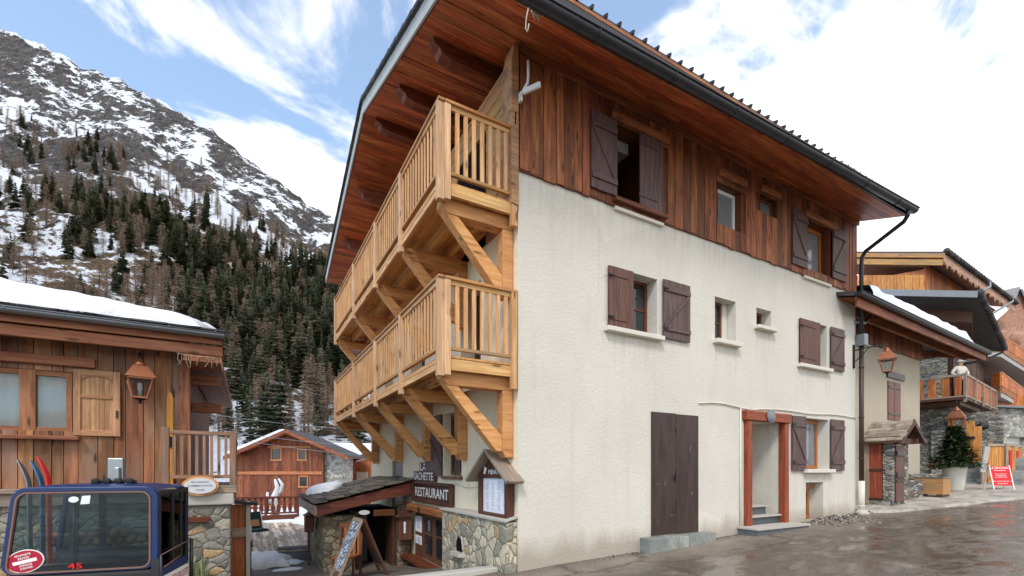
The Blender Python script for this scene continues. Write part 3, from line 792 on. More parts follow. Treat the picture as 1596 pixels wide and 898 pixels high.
# blind brown double door and its step
dr = MB(); dr.box(2.87, 3.503, -.03, .01, .37, 2.68); door = dr.build('double_door', M['door_brown'], house)
mb = MB(); mb.box(3.511, 4.15, -.03, .01, .36, 2.67); mb.build('door_leaf', M['door_brown'], door)
for z in (.9, 1.5, 2.3):
    mb = MB(); mb.box(3.50, 3.514, -.04, -.02, z, z+.1); mb.build('hinge', M['black'], door)
for a, z, dx, dz in ((3.9, 1.95, .03, .12), (2.98, 1.33, .10, -.01), (3.2, 1.30, .02, .08), (3.35, .72, .08, .01), (3.0, .62, .05, .0), (3.95, 1.1, .01, .07)): 
    mb = MB(); mb.bar((a, -.0315, z), (a+dx, -.0315, z+dz), .004, .006); mb.build('scuff', M['grey_wood'], door)
mb = MB(); mb.box(3.46, 3.49, -.06, -.031, 1.38, 1.50); mb.build('handle', M['black'], door, bevel=.006)
mb = MB()
for a, b in ((2.58, 3.05), (3.05, 3.34), (3.34, 3.62), (3.62, 4.02), (4.02, 4.40)): mb.box(a+.004, b-.004, -.26+R.uniform(-.01, .01), .0, -.1, .352+R.uniform(-.008, .004))
mb.build('door_step', M['step_slab'], house, bevel=.012)
# porch with stairs
mb = MB(); mb.box(5.64, 5.80, -.10, .06, .18, 2.66); mb.box(7.02, 7.17, -.10, .06, .2, 2.66)
pf = mb.build('porch_post', M['porch_brown'], house, bevel=.012)
mb = MB(); mb.box(5.58, 7.24, -.13, .05, 2.662, 2.87); mb.build('porch_lintel', M['porch_brown'], pf, bevel=.015)
mb = MB(); mb.lathe((6.40, -.155, 2.775), [(.05, .02), (.15, .018), (.155, 0), (.15, -.004)], 20, 'y'); mb.build('plaque', M['zinc'], pf)
mb = MB(); mb.box(5.42, 7.30, -.46, -.02, -.1, .345); mb.box(5.802, 7.045, .05, 1.25, .2, .54); mb.box(5.802, 6.75, .2, 1.25, .541, .75); mb.box(5.802, 6.40, .4, 1.25, .751, .96)
st = mb.build('porch_steps', M['slate_step'], house)
mb = MB(); mb.box(5.40, 7.33, -.49, -.02, .347, .385); mb.box(5.803, 7.044, -.015, 1.24, .542, .575); mb.box(5.803, 6.78, .15, 1.24, .752, .785); mb.box(5.803, 6.43, .35, 1.24, .962, .992)
mb.build('tread', M['concrete'], st)
# cable on the wall
mb = MB()
pts = [(4.18+.2*i, -.02-.006*(i % 2), 2.93+.055*math.sin(i*.55)*(.3 if i > 9 else .7)+.002*i) for i in range(32)]
mb.tube(pts, .014, 6); mb.tube([(5.50, -.02, 2.93), (5.50, -.02, .2)], .018, 6)
mb.build('cable', M['sill'], house)
# stone facing at the foot of the gable wall
mb = MB(); mb.box(-.20, .0, .02, 2.78, -1.2, .78); sb = mb.build('stone_base', M['stone'], house, bevel=.03)
mb = MB(); mb.prism([(-.24, 0, .78), (-.24, 2.80, .78), (-.001, 2.80, .80), (-.001, 0, .84)], (0, 0, .03)); mb.build('coping', M['concrete'], sb)
mb = MB(); mb.prism([(-.21, 1.72, .06), (-.21, 1.98, .06), (-.21, 1.99, .22), (-.21, 1.90, .34), (-.21, 1.78, .30)], (.02, 0, 0)); mb.build('niche', M['dark'], sb)
mb = MB(); mb.prism([(-.205, 1.60, -.02), (-.31, 1.66, -.02), (-.31, 2.06, -.03), (-.205, 2.14, -.03)], (0, 0, .07)); mb.build('niche_ledge', M['concrete'], sb)

# gable ground floor window, shutter, doors
window(house, FU, 2.24, 3.14, 1.49, 2.76, .2, M['maroon'], w=.07, vbar=1)
mb = MB(); mb.box(-.05, .02, 2.15, 3.2, 1.40, 1.465); mb.build('sill', M['maroon'], house)
shutter(house, (-.03, 4.18), (0, -1, 0), (-1, 0, 0), .98, 1.46, 2.80, 'shutter', 'Z', True)
mb = MB(); mb.box(.05, .1, 6.2, 7.3, -.9, 1.85); mb.build('back_door', M['door_brown'], house)
for a, b in ((1.35, 2.25), (4.4, 5.5), (7.2, 8.1)):
    mb = MB(); mb.box(.3, .34, a, b, 3.1, 5.05); mb.build('balcony_door', M['door_brown'], house)
# restaurant front door
mb = MB(); mb.box(.02, .08, 4.62, 5.2, -.55, .55); fd = mb.build('front_door', M['door_wood'], house)
def gdoor(a0, a1):
    mb = MB(); w = .07
    mb.box(.02, .08, a0, a0+w, -.53, .54); mb.box(.02, .08, a1-w, a1, -.53, .54); mb.box(.021, .079, a0+w, a1-w, .47, .54); mb.box(.021, .079, a0+w, a1-w, -.53, -.42)
    mb.box(.025, .075, a0+w, a1-w, .06, .10)
    o = mb.build('glazed_leaf', M['door_wood'], fd); mb = MB(); mb.box(.04, .05, a0+w, a1-w, -.42, .47); mb.build('pane', M['pane'], o)
gdoor(3.08, 3.84); gdoor(3.86, 4.60)
mb = MB(); mb.box(-.3, .0, 2.93, 5.6, -.62, -.54); mb.build('threshold', M['beam_dark'], fd)
mb = MB(); mb.box(-.16, 0, 2.90, 5.75, .575, .745); lb = mb.build('door_lintel', M['lintel'], house, bevel=.025)
mb = MB(); mb.lathe((-.17, 4.35, .66), [(.055, -.01), (.06, .0), (.05, .015)], 14, 'x'); mb.build('lamp_socket', M['black'], lb)

# balconies -----------------------------------------------------
PV = [.10, 1.93, 3.82, 6.15, 9.0]
def balcony(zd, label):
    """zd: level of the lower rim of the rail posts"""
    b0 = MB(); U0, U1 = -1.25, -.02
    for k, u in enumerate([U0+.02+.175*i for i in range(7)]): b0.box(u, u+.17, .06, 9.05, zd+.285, zd+.315)
    bal = b0.build('balcony', M['honey_beam'], house); bal['label'] = label
    mb = MB()
    for u in (-.38, -.80): mb.box(u-.04, u+.04, .16, 9.0, zd+.12, zd+.284)
    mb.build('joist', M['honey_beam'], bal)
    mb = MB(); mb.box(U0-.045, U0+.0, .13, 9.06, zd+.11, zd+.262); mb.box(U0+.002, U1, .02, .08, zd+.10, zd+.262); mb.box(U0+.002, U1, 9.02, 9.08, zd+.10, zd+.262)
    mb.box(U0-.052, U0-.001, .13, 9.06, zd+.205, zd+.215)
    mb.build('fascia', M['honey'], bal)
    mb = MB(); mb.box(U0-.075, U0+.035, -.02, 9.1, zd+1.40, zd+1.445); mb.box(U0+.036, U1, -.022, .085, zd+1.40, zd+1.446); mb.box(U0+.036, U1, 9.0, 9.1, zd+1.40, zd+1.444)
    mb.build('handrail', M['honey_old'], bal, bevel=.008)
    mb = MB(); mb.box(U0-.045, U0+.01, .15, 9.0, zd+1.335, zd+1.399); mb.box(U0+.02, U1, .015, .055, zd+1.335, zd+1.399)
    mb.build('under_rail', M['honey'], bal)
    mb = MB(); mb.box(U0-.05, U0+.015, .15, 9.0, zd+.39, zd+.435); mb.box(U0+.02, U1, .01, .065, zd+.39, zd+.435); mb.box(U0+.02, U1, 9.01, 9.06, zd+.39, zd+.435)
    mb.build('bottom_rail', M['honey_old'], bal)
    for i, v in enumerate(PV):
        mb = MB()
        if i == 0:
            mb.box(U0-.075, U0+.025, .0, .10, zd, zd+1.399); mb.box(U0+.026, U0+.12, -.01, .08, zd+.02, zd+1.399)
        else: mb.box(U0-.085, U0-.0, v-.05, v+.05, zd, zd+1.399)
        mb.build('post', M['honey_pale'], bal, bevel=.006)
    mb = MB(); mb.box(-.13, -.03, -.03, .05, zd-.1, zd+1.399); mb.build('post', M['honey'], bal, bevel=.006)
    for i in range(4):
        a, b = PV[i]+.05, PV[i+1]-.05
        n = round((b-a)/.146)
        for k in range(1, n):
            v = a+(b-a)*k/n; mb = MB(); mb.box(U0-.026, U0-.009, v-.027, v+.027, zd+.436, zd+1.334); mb.build('baluster', M['honey'], bal)
    for s in (0, 1):
        vv = .035 if s == 0 else 9.035
        for k in range(1, 8):
            u = U0+.1+(U1-U0-.15)*k/8; mb = MB(); mb.box(u-.03, u+.03, vv-.015, vv+.015, zd+.436, zd+1.334); mb.build('baluster', M['honey'], bal)
    # brackets: wall post, console beam, diagonal strut
    for i, v in enumerate([.24, 2.02, 3.95, 6.25, 8.95]):
        w = .2
        mb = MB()
        pz = zd-1.16
        mb.prism([(-.01, v-w/2, zd-.10), (-.20, v-w/2, zd-.10), (-.20, v-w/2, pz+.10), (-.14, v-w/2, pz), (-.01, v-w/2, pz)], (0, w, 0))
        br = mb.build('bracket', M['honey_beam'], house, bevel=.01)
        mb = MB()
        mb.prism([(-.01, v-w/2-.004, zd-.10), (-.01, v-w/2-.004, zd+.115), (-1.22, v-w/2-.004, zd+.115), (-1.22, v-w/2-.004, zd+.0), (-1.12, v-w/2-.004, zd-.10)], (0, w+.008, 0))
        mb.build('console_beam', M['honey_beam'], br, bevel=.01)
        mb = MB()
        mb.prism([(-.95, v-w/2+.012, zd-.102), (-1.20, v-w/2+.012, zd-.02), (-.202, v-w/2+.012, pz+.08), (-.202, v-w/2+.012, pz+.36)][0:1] +
                 [(-1.17, v-w/2+.012, zd-.07), (-.30, v-w/2+.012, pz+.10), (-.202, v-w/2+.012, pz+.10), (-.202, v-w/2+.012, pz+.34)], (0, w-.024, 0))
        mb.build('strut', M['honey_beam'], br, bevel=.008)
balcony(2.945, 'lower balcony of honey coloured wood')
balcony(5.475, 'upper balcony of honey coloured wood')

# ------------------------------------------------------------------ things fixed to the house
def lantern_parts(root, metal, glass='glass_clear', s=1.0):
    """four-sided street lantern hanging with its foot at the root, 0.72 m high"""
    def ring(r, z): return [Vector((r*a, r*b, z))*s for a, b in ((-1, -1), (1, -1), (1, 1), (-1, 1))]
    mb = MB()
    lo, hi = ring(.085, .10), ring(.155, .40)
    for i in range(4):
        j = (i+1) % 4
        mb.bar(lo[i], hi[i], .022*s, .022*s); mb.bar(lo[i], lo[j], .025*s, .025*s); mb.bar(hi[i], hi[j], .03*s, .03*s)
    mb.build('cage', metal, root, local=True)
    mb = MB(); n1, n2 = ring(.08, .11), ring(.15, .39)
    mb.add(n1+n2, [(0, 1, 5, 4), (1, 2, 6, 5), (2, 3, 7, 6), (3, 0, 4, 7)]); mb.build('pane', M[glass], root, local=True)
    mb = MB(); a, b, c = ring(.195, .41), ring(.185, .43), ring(.09, .60)
    mb.add(a+b+c, [(3, 2, 1, 0), (0, 1, 5, 4), (1, 2, 6, 5), (2, 3, 7, 6), (3, 0, 4, 7), (4, 5, 9, 8), (5, 6, 10, 9), (6, 7, 11, 10), (7, 4, 8, 11), (8, 9, 10, 11)])
    mb.lathe((0, 0, 0), [(.07*s, .60*s), (.075*s, .64*s), (.05*s, .66*s), (.03*s, .70*s), (.012*s, .73*s)], 12)
    mb.build('hood', metal, root, local=True)
    mb = MB(); mb.lathe((0, 0, 0), [(.006, .0), (.03*s, .03*s), (.02*s, .05*s), (.07*s, .075*s), (.095*s, .10*s), (.095*s, .112*s)], 12); mb.build('foot', M['black'], root, local=True)
    mb = MB(); mb.lathe((0, 0, 0), [(.02*s, .11*s), (.02*s, .2*s), (.035*s, .24*s), (.03*s, .32*s), (.01*s, .34*s)], 10); mb.build('bulb', M['white'], root, local=True)
lt = thing('wall_lantern', 'copper street lantern on an iron bracket at the right end of the white house', 'lantern', (L+.22, -.62, 4.02), 20)
lantern_parts(lt, M['copper'])
lb_ = MB(); lb_.tube([(L-.12, -.02, 4.74), (L-.05, -.2, 4.78), (L+.12, -.5, 4.80), (L+.22, -.62, 4.79), (L+.22, -.62, 4.74)], .016, 6)
lb_.box(L-.15, L-.10, -.04, -.0, 4.28, 4.90); lb_.tube([(L-.1, -.03, 4.45), (L-.05, -.2, 4.62), (L, -.3, 4.77)], .012, 6)
bk = lb_.build('bracket_arm', M['black']); bk.parent = lt
bk.matrix_parent_inverse = Matrix.Translation(lt.location) @ Matrix.Rotation(rad(20), 4, 'Z'); bk.matrix_parent_inverse = bk.matrix_parent_inverse.inverted()

sg = thing('restaurant_sign', 'brown framed wooden board lettered RESTAURANT in white over the door', 'sign', (-.06, 3.85, 1.06))
mb = MB(); mb.box(-.06, -.0, 2.57, 5.08, .84, 1.29); mb.build('board', M['signbrown'], sg)
mb = MB()
for q in ((2.53, 5.12, 1.24, 1.31), (2.53, 5.12, .82, .89)): mb.box(-.11, -.03, *q)
mb.box(-.109, -.031, 2.53, 2.62, .89, 1.24); mb.box(-.109, -.031, 5.03, 5.12, .89, 1.24); mb.build('frame', M['signbrown'], sg, bevel=.015)
lettering('RESTAURANT', sg, (-.065, 3.83, 1.07), (0, -1, 0), (0, 0, 1), .22, M['letter'], 2.18, depth=.006)
sg2 = thing('name_sign', 'dark boards with LA SACHETTE in white above the RESTAURANT sign', 'sign', (-.05, 4.3, 1.45))
mb = MB(); mb.box(-.06, 0, 3.55, 5.08, 1.325, 1.56); mb.box(-.06, 0, 4.02, 4.62, 1.562, 1.77); mb.build('board', M['signbrown'], sg2)
lettering('SACHETTE', sg2, (-.065, 4.33, 1.442), (0, -1, 0), (0, 0, 1), .18, M['letter'], 1.34, depth=.006)
lettering('LA', sg2, (-.065, 4.32, 1.665), (0, -1, 0), (0, 0, 1), .17, M['letter'], .40, depth=.006)
mn = thing('menu_case', 'brown framed menu case with a little pitched wooden roof beside the corner', 'menu board', (-.1, .6, .9))
mb = MB()
for q in ((.09, .17, .82, 1.47), (1.05, 1.13, .82, 1.47)): mb.box(-.16, -.03, *q)
mb.box(-.161, -.03, .17, 1.05, .82, .88); mb.build('frame', M['signbrown'], mn, bevel=.008)
mb = MB(); mb.box(-.09, -.06, .17, 1.05, .88, 1.45); mb.build('menu_sheet', M['paper'], mn)
mb = MB()
for c in range(4):
    for r_ in range(19):
        if R.random() < .85:
            y0 = .22+.21*c; z = 1.40-.026*r_; mb.add([(-.0915, y0, z), (-.0915, y0+R.uniform(.07, .16), z), (-.0915, y0+.07, z+.006), (-.0915, y0, z+.006)], [(0, 3, 2, 1)])
mb.build('menu_text', M['ink'], mn)
mb = MB()
mb.prism([(-.13, .0, 1.47), (-.13, 1.22, 1.47), (-.13, .61, 1.86)], (.12, 0, 0)); mb.build('pediment', M['signbrown'], mn)
mb = MB()
for s in (-1, 1):
    mb.bar((-.14, .61, 1.92), (-.14, .61+s*.76, 1.40), .32, .05, up=Vector((0, s*.52, .76)))
mb.build('little_roof', M['grey_wood'], mn, bevel=.01)
lettering('MENU', mn, (-.132, .60, 1.56), (0, -1, 0), (0, 0, 1), .075, M['letter'], .34)
mb = MB(); mb.prism([(-.133, .96, 1.54), (-.133, .90, 1.52), (-.133, .84, 1.62), (-.133, .91, 1.66)], (-.003, 0, 0)); mb.build('emblem', M['letter'], mn)
mb = MB(); mb.tube([(-.02, 1.15, 1.40), (-.02, 1.5, 1.28), (-.02, 2.0, 1.26), (-.02, 2.5, 1.33)], .008, 5); mb.build('wire', M['sill'], mn)
fl = thing('floodlight', 'white bracket with a slim white lamp on the top corner post', 'floodlight', (.06, -.1, 7.45))
mb = MB(); mb.box(-.03, .01, -.12, -.05, 7.28, 7.42); mb.tube([(-.01, -.11, 7.38), (.05, -.2, 7.52), (.06, -.2, 7.62), (.06, -.2, 7.86)], .022, 8); mb.build('arm', M['white'], fl)
mb = MB(); mb.bar((.0, -.14, 7.40), (.17, -.38, 7.42), .05, .09); mb.build('lamp_head', M['white'], fl, bevel=.02)
mb = MB()
pts = []
for i in range(46):
    t_ = i/45; pts.append((-.38+.05*math.sin(i*1.9)+.03*math.sin(i*.7), -1.10+.04*math.cos(i*2.3), 7.95-.34*abs(math.sin(i*.42))-.02*(i % 3)))
mb.tube(pts, .010, 5)
mb.tube([(-.44, -1.05, 7.78), (-.46, -1.0, 7.6), (-.46, -.98, 7.48), (-.44, -.98, 7.44), (-.42, -.98, 7.48), (-.42, -1.0, 7.54)], .010, 6)
solo('rope', mb, M['rope'], 'tangled pale rope with a hook hanging from the gutter corner', 'rope')
# notices on the restaurant door
for z0, z1, txt in ((.06, .45, ['AVIS', 'FERME', 'MERCI']), (-.24, -.03, ['OUVERT', 'A 19 H'])):
    nt = thing('notice', 'larger paper notice taped on the restaurant door' if z0 > 0 else 'smaller paper notice below the other one on the restaurant door', 'notice', (.01, 4.9, z0), group='paper notices on the door')
    mb = MB(); mb.box(.008, .018, 4.68, 5.14, z0, z1); mb.build('sheet', M['paper'], nt)
    mb = MB()
    for k in range(5 if z0 > 0 else 3):
        zz = z1-.07-.055*k; mb.box(.005, .0075, 4.75, 4.75+R.uniform(.2, .32), zz, zz+.014)
    mb.build('print', M['ink'], nt)

# ------------------------------------------------------------------ restaurant entrance porch
ep = thing('entrance_porch', 'low stone entrance porch with a mossy stone slate roof against the house', 'porch', (-1.1, 6.5, -.9))
def cz(u): return 1.36 + .235*u          # top of the slates at u (0 .. -2.3)
mb = MB(); mb.box(-2.12, -1.40, 5.42, 5.75, -1.2, .50); mb.box(-2.12, -1.75, 5.75, 8.9, -1.2, .50); mb.box(-.34, -.03, 5.42, 5.7, -1.2, .7)
mb.build('stone_wall', M['stone_dark'], ep, bevel=.03)
mb = MB(); mb.box(-1.4, -.34, 6.4, 6.5, -1.2, .6); mb.box(-1.76, -.01, 5.76, 8.9, .45, .5); mb.build('dark_passage', M['dark'], ep)
mb = MB(); mb.box(-1.38, -1.28, 5.6, 6.3, -1.0, .55); mb.build('door_jamb', M['signbrown'], ep); mb = MB(); mb.box(-.46, -.36, 5.6, 6.3, -1., .55); mb.build('door_jamb', M['signbrown'], ep)
mb = MB(); mb.box(-1.15, -.95, 6.2, 6.22, -.8, .4); mb.build('side_light', M['pane'], ep)
mb = MB(); mb.prism([(-.02, 5.20, cz(0)-.06), (-2.28, 5.20, cz(-2.28)-.06), (-2.28, 8.95, cz(-2.28)-.06), (-.02, 8.95, cz(0)-.06)], (0, 0, -.05)); mb.build('roof_deck', M['beam_dark'], ep)
mb = MB(); mb.prism([(-.02, 5.16, cz(0)-.07), (-2.30, 5.16, cz(-2.3)-.05), (-2.30, 5.16, cz(-2.3)-.30), (-.9, 5.16, cz(-.9)-.30), (-.02, 5.16, cz(0)-.36)], (0, .045, 0)); ff = mb.build('fascia_board', M['maroon'], ep)
mb = MB(); mb.box(-2.345, -2.30, 5.17, 8.95, cz(-2.3)-.27, cz(-2.3)-.05); mb.build('side_board', M['grey_wood'], ep)
mb = MB()
u = -2.36
while u < -.06:
    v = 5.09+R.uniform(-.05, .05)
    while v < 9.0:
        w = R.uniform(.16, .36); ln = R.uniform(.22, .34); th = R.uniform(.018, .035); a = R.uniform(-.04, .04); du = R.uniform(-.04, .04); zz = R.uniform(0, .02)
        q = [(u+du, v), (u+du+R.uniform(-.03, .03), v+w-.008), (u+du+ln, v+w-.008), (u+du+ln, v)]
        pts = [Vector((min(x, -.01), y, cz(x)+.012+zz+.07*((x-u)/ln < .5)*.5)) for x, y in q]
        mb.prism(pts, (0, 0, -th)); v += w
    u += .165
mb.build('slates', M['slate'], ep)
mb = MB(); mb.prism([(-1.25+.13*math.cos(a), 5.15, .575+.055*math.sin(a)) for a in [.3142*i for i in range(20)]], (0, -.02, 0)); mb.build('house_number', M['signgrey'], ep)
mb = MB(); mb.box(-.95, -.42, 5.50, 5.52, .44, .60); mb.build('hanging_board', M['lintel'], ep)
# snow lying on that roof
mb = MB()
def snow_blob(mb, pts, h, n=5):
    c = sum((Vector(p) for p in pts), Vector())/len(pts)
    rings = []
    for k in range(n):
        t_ = k/(n-1); s = math.cos(t_*math.pi/2)**.55; z = h*math.sin(t_*math.pi/2)
        rings.append([c + (Vector(p)-c)*s*(1+.05*R.uniform(-1, 1)) + Vector((0, 0, z)) for p in pts])
    m = len(pts); vs = [p for r_ in rings for p in r_]
    fs = [(i*m+j, i*m+(j+1) % m, (i+1)*m+(j+1) % m, (i+1)*m+j) for i in range(n-1) for j in range(m)] + [tuple(range((n-1)*m, n*m))]
    mb.add(vs, fs, None, True)
def oval(c, a, b, n=14, zf=None, jit=.12):
    out = []
    for i in range(n):
        t_ = 2*math.pi*i/n; k = 1+R.uniform(-jit, jit); x, y = c[0]+a*k*math.cos(t_), c[1]+b*k*math.sin(t_)
        out.append((x, y, zf(x, y) if zf else c[2]))
    return out
snow_blob(mb, oval((-1.75, 8.3, 0), .48, .75, zf=lambda x, y: cz(x)+.03), .22)
solo('snow_patch', mb, M['snow'], 'snow lying on the back corner of the entrance porch roof', 'snow')
# letter boxes
mb = MB(); mb.box(-2.40, -2.19, 6.6, 6.9, .0, .42); mb.prism([(-2.43, 6.55, .42), (-2.16, 6.55, .42), (-2.295, 6.55, .50)], (0, .4, 0)); mb.box(-2.33, -2.27, 6.7, 6.77, -.9, .0)
solo('post_box', mb, M['maroon'], 'brown box on a thin post left of the stone porch', 'post box')
lx = thing('wooden_wall_box', 'dark brown wooden box with a sloping lid right of the porch doorway', 'box', (-.35, 5.1, 0))
mb = MB(); mb.box(-.42, -.10, 5.12, 5.3, -.15, .42); mb.build('case', M['door_wood'], lx); mb = MB(); mb.prism([(-.48, 5.05, .42), (-.04, 5.05, .42), (-.26, 5.05, .62)], (0, .26, 0)); mb.build('lid', M['signbrown'], lx)
mb = MB(); mb.box(-.30, -.25, 5.112, 5.119, .02, .3); mb.build('slot', M['paper'], lx)

# A-board and wooden rack in front of the porch
ab = thing('chalk_board', 'folding A-frame menu blackboard with white chalk writing before the porch', 'A-board', P(560, 930, 8.9) * 1)
ab.location.z = ground_z(ab.location.x, ab.location.y)
gz0 = ab.location.z
top = P(566, 812, 8.9); H = top.z - gz0
# the writing side faces left of the camera, seen nearly edge on
dirx = Vector((.8696, -.4938, 0)); diry = Vector((.4938, .8696, 0))
wv = (diry*.84 + dirx*-.54).normalized()                       # along the width of the boards
sp = Vector((wv.y, -wv.x, 0))                                  # spread direction
def leaf(sgn, name, mat_face):
    f0 = Vector((top.x, top.y, gz0)) + sp*(sgn*.47) ; t0 = Vector((top.x, top.y, gz0+H)) + sp*(sgn*.03)
    mb = MB()
    for w0 in (0, .54):
        mb.bar(f0 + wv*w0, t0 + wv*w0, .045, .05, up=wv)
    mb.bar(t0 + wv*.02, t0 + wv*.52, .05, .05); mb.bar(f0*.85+t0*.15 + wv*.02, f0*.85+t0*.15 + wv*.52, .04, .04)
    o = mb.build(name, M['signbrown'] if sgn > 0 else M['grey_wood'], ab)
    mb = MB(); a = f0*.84+t0*.16; b = f0*.04+t0*.96
    mb.prism([a + wv*.03, a + wv*.51, b + wv*.51, b + wv*.03], sp*(sgn*.012)); mb.build('slate_panel', mat_face, o)
    return a, b
def mk_chalk():
    t = NT('chalk_face'); v = t.obj()
    f = t.noise(t.map(v, (1, 1, 3)), 9, 4, .7)
    t.set(Base_Color=t.mix(t.ramp(f, [(.47, 0.0), (.55, .8)]), lin((62, 72, 90)), lin((206, 214, 224))), Roughness=.7); return t.m
M['chalk'] = mk_chalk()
leaf(-1, 'front_leaf', M['chalk']); leaf(1, 'rear_leaf', M['door_brown'])
rk = thing('wooden_chair', 'orange-brown slatted wooden chair leaning by the porch pillar behind the blackboard', 'chair', P(545, 935, 9.8))
rk.location.z = ground_z(rk.location.x, rk.location.y); c0 = Vector(rk.location)
mb = MB()
for s in (-.22, .22): mb.bar(c0 + dirx*s, c0 + dirx*(s*1.0+.0) + Vector((0, 0, 1.05)) + diry*.12, .05, .05)
mb.bar(c0 + dirx*-.24 + Vector((0, 0, 1.05)) + diry*.12, c0 + dirx*.24 + Vector((0, 0, 1.05)) + diry*.12, .06, .09); mb.build('back_frame', M['maroon'], rk)
mb = MB()
for s in (-.12, -.02, .08, .16): mb.bar(c0 + dirx*s + Vector((0, 0, .42)) + diry*.05, c0 + dirx*s + Vector((0, 0, 1.0)) + diry*.11, .045, .02)
mb.build('slat', M['orange_frame'], rk)
mb = MB(); mb.bar(c0 + dirx*-.22 + Vector((0, 0, .44)) - diry*.2, c0 + dirx*.22 + Vector((0, 0, .44)) - diry*.2, .42, .03); mb.build('seat', M['orange_frame'], rk)
for s in (-.2, .2):
    mb = MB(); mb.bar(c0 + dirx*s - diry*.38, c0 + dirx*s - diry*.38 + Vector((0, 0, .43)), .045, .045); mb.build('leg', M['maroon'], rk)

# retaining wall between the street and the sunken yard
mb = MB(); mb.box(-2.9, -.22, .24, .46, -1.2, .05)
solo('retaining_wall', mb, M['concrete'], 'low pale concrete wall at the street edge before the stone base', 'wall', bevel=.02)

# ------------------------------------------------------------------ LEFT CHALET
ch = thing('wooden_chalet', 'old brown timber chalet on a stone base with deep eaves at the left', 'chalet', (-8, 5, 0))
VW = 3.6
hw = [(-9.2, -6.10, 2.20, 3.14)]
mb = MB(); boards(mb, lambda a, d, z: Vector((a, VW-d-.01, z)), -13, -4.62, 1.32, 4.05, hw, .19, .035, .02); mb.build('wall', M['old'], ch)
mb = MB()
for i in range(2): mb.box(-13, -9.2, VW, VW+.2, 1.2, 4) if i == 0 else mb.box(-6.1, -4.64, VW, VW+.2, 1.2, 4)
mb.box(-9.2, -6.1, VW, VW+.2, 1.2, 2.2); mb.box(-9.2, -6.1, VW, VW+.2, 3.14, 4); mb.box(-4.66, -4.62, VW+.2, 9.5, 1.2, 4); mb.box(-13, -4.66, 9.45, 9.5, 1.2, 4); mb.box(-13, -12.95, VW+.2, 9.45, 1.2, 4)
mb.build('inner_wall', M['beam_dark'], ch)
mb = MB(); mb.box(-4.70, -4.55, VW-.10, VW+.1, 1.3, 4.0); mb.build('corner_post', M['old_beam'], ch, bevel=.01)
mb = MB()
for a in (-9.2, -7.65, -6.17): mb.box(a, a+.07, VW-.01, VW+.05, 2.2, 3.14)
mb.box(-6.70, -6.52, VW-.02, VW+.05, 2.2, 3.14); mb.box(-9.13, -6.17, VW-.008, VW+.05, 3.06, 3.139); mb.box(-9.13, -6.17, VW-.008, VW+.05, 2.201, 2.26)
wn = mb.build('window', M['old_beam'], ch)
mb = MB(); mb.box(-9.13, -6.70, VW+.03, VW+.035, 2.26, 3.06); mb.box(-6.52, -6.17, VW+.03, VW+.035, 2.26, 3.06); mb.build('pane', M['glass_clear'], wn)
mb = MB()
n = 90
vs = []
for i in range(n+1):
    a = -9.1+2.93*i/n; y = VW+.12+.018*math.sin(i*1.3)+.012*math.sin(i*.47)
    vs += [(a, y, 2.2), (a, y, 3.1)]
mb.add(vs, [(2*i, 2*i+2, 2*i+3, 2*i+1) for i in range(n) if not (40 < i < 44)], None, True); mb.build('curtain', M['curtain'], wn)
mb = MB(); mb.box(-13, -5.80, VW-.12, VW-.045, 3.22, 3.37); mb.build('lintel', M['old_beam'], ch, bevel=.012)
mb = MB(); mb.box(-13, -5.98, VW-.2, VW-.045, 2.06, 2.12); mb.build('sill', M['old_beam'], ch, bevel=.01)
def panel_shutter():
    a0, a1, z0, z1 = -6.07, -5.49, 2.14, 3.19; y = VW-.05
    mb = MB()
    for q in ((a0, a0+.09, z0, z1), (a1-.09, a1, z0, z1)): mb.box(q[0], q[1], y-.045, y, q[2], q[3])
    mb.box(a0+.09, a1-.09, y-.044, y-.001, z0, z0+.09); mb.box(a0+.09, a1-.09, y-.044, y-.001, z1-.09, z1); mb.box(a0+.09, a1-.09, y-.042, y-.001, z0+.60, z0+.66)
    # arched head
    cx = (a0+a1)/2
    for i in range(8):
        t0, t1 = math.pi*i/8, math.pi*(i+1)/8; r = .2
        p0, p1 = (cx-r*math.cos(t0), z1-.2+.10*math.sin(t0)), (cx-r*math.cos(t1), z1-.2+.10*math.sin(t1))
        mb.prism([(p0[0], y-.04, p0[1]), (p1[0], y-.04, p1[1]), (p1[0], y-.04, z1-.088), (p0[0], y-.04, z1-.088)], (0, .036, 0))
    o = mb.build('shutter', M['lintel_pale'], ch, bevel=.006)
    mb = MB(); n = 7
    for i in range(n): mb.box(a0+.085+(a1-a0-.17)*i/n, a0+.085+(a1-a0-.17)*(i+1)/n-.004, y-.02, y-.003, z0+.07, z1-.07)
    mb.build('infill', M['lintel_pale'], o)
    mb = MB(); mb.box(a1-.05, a1-.03, y-.065, y-.046, z0+.30, z0+.42); mb.build('latch', M['black'], o)
M['lintel_pale'] = wood('pale_shutter', (168, 122, 84), (196, 150, 110), isl=.1, grain=10, weather=(150, 112, 80))
panel_shutter()
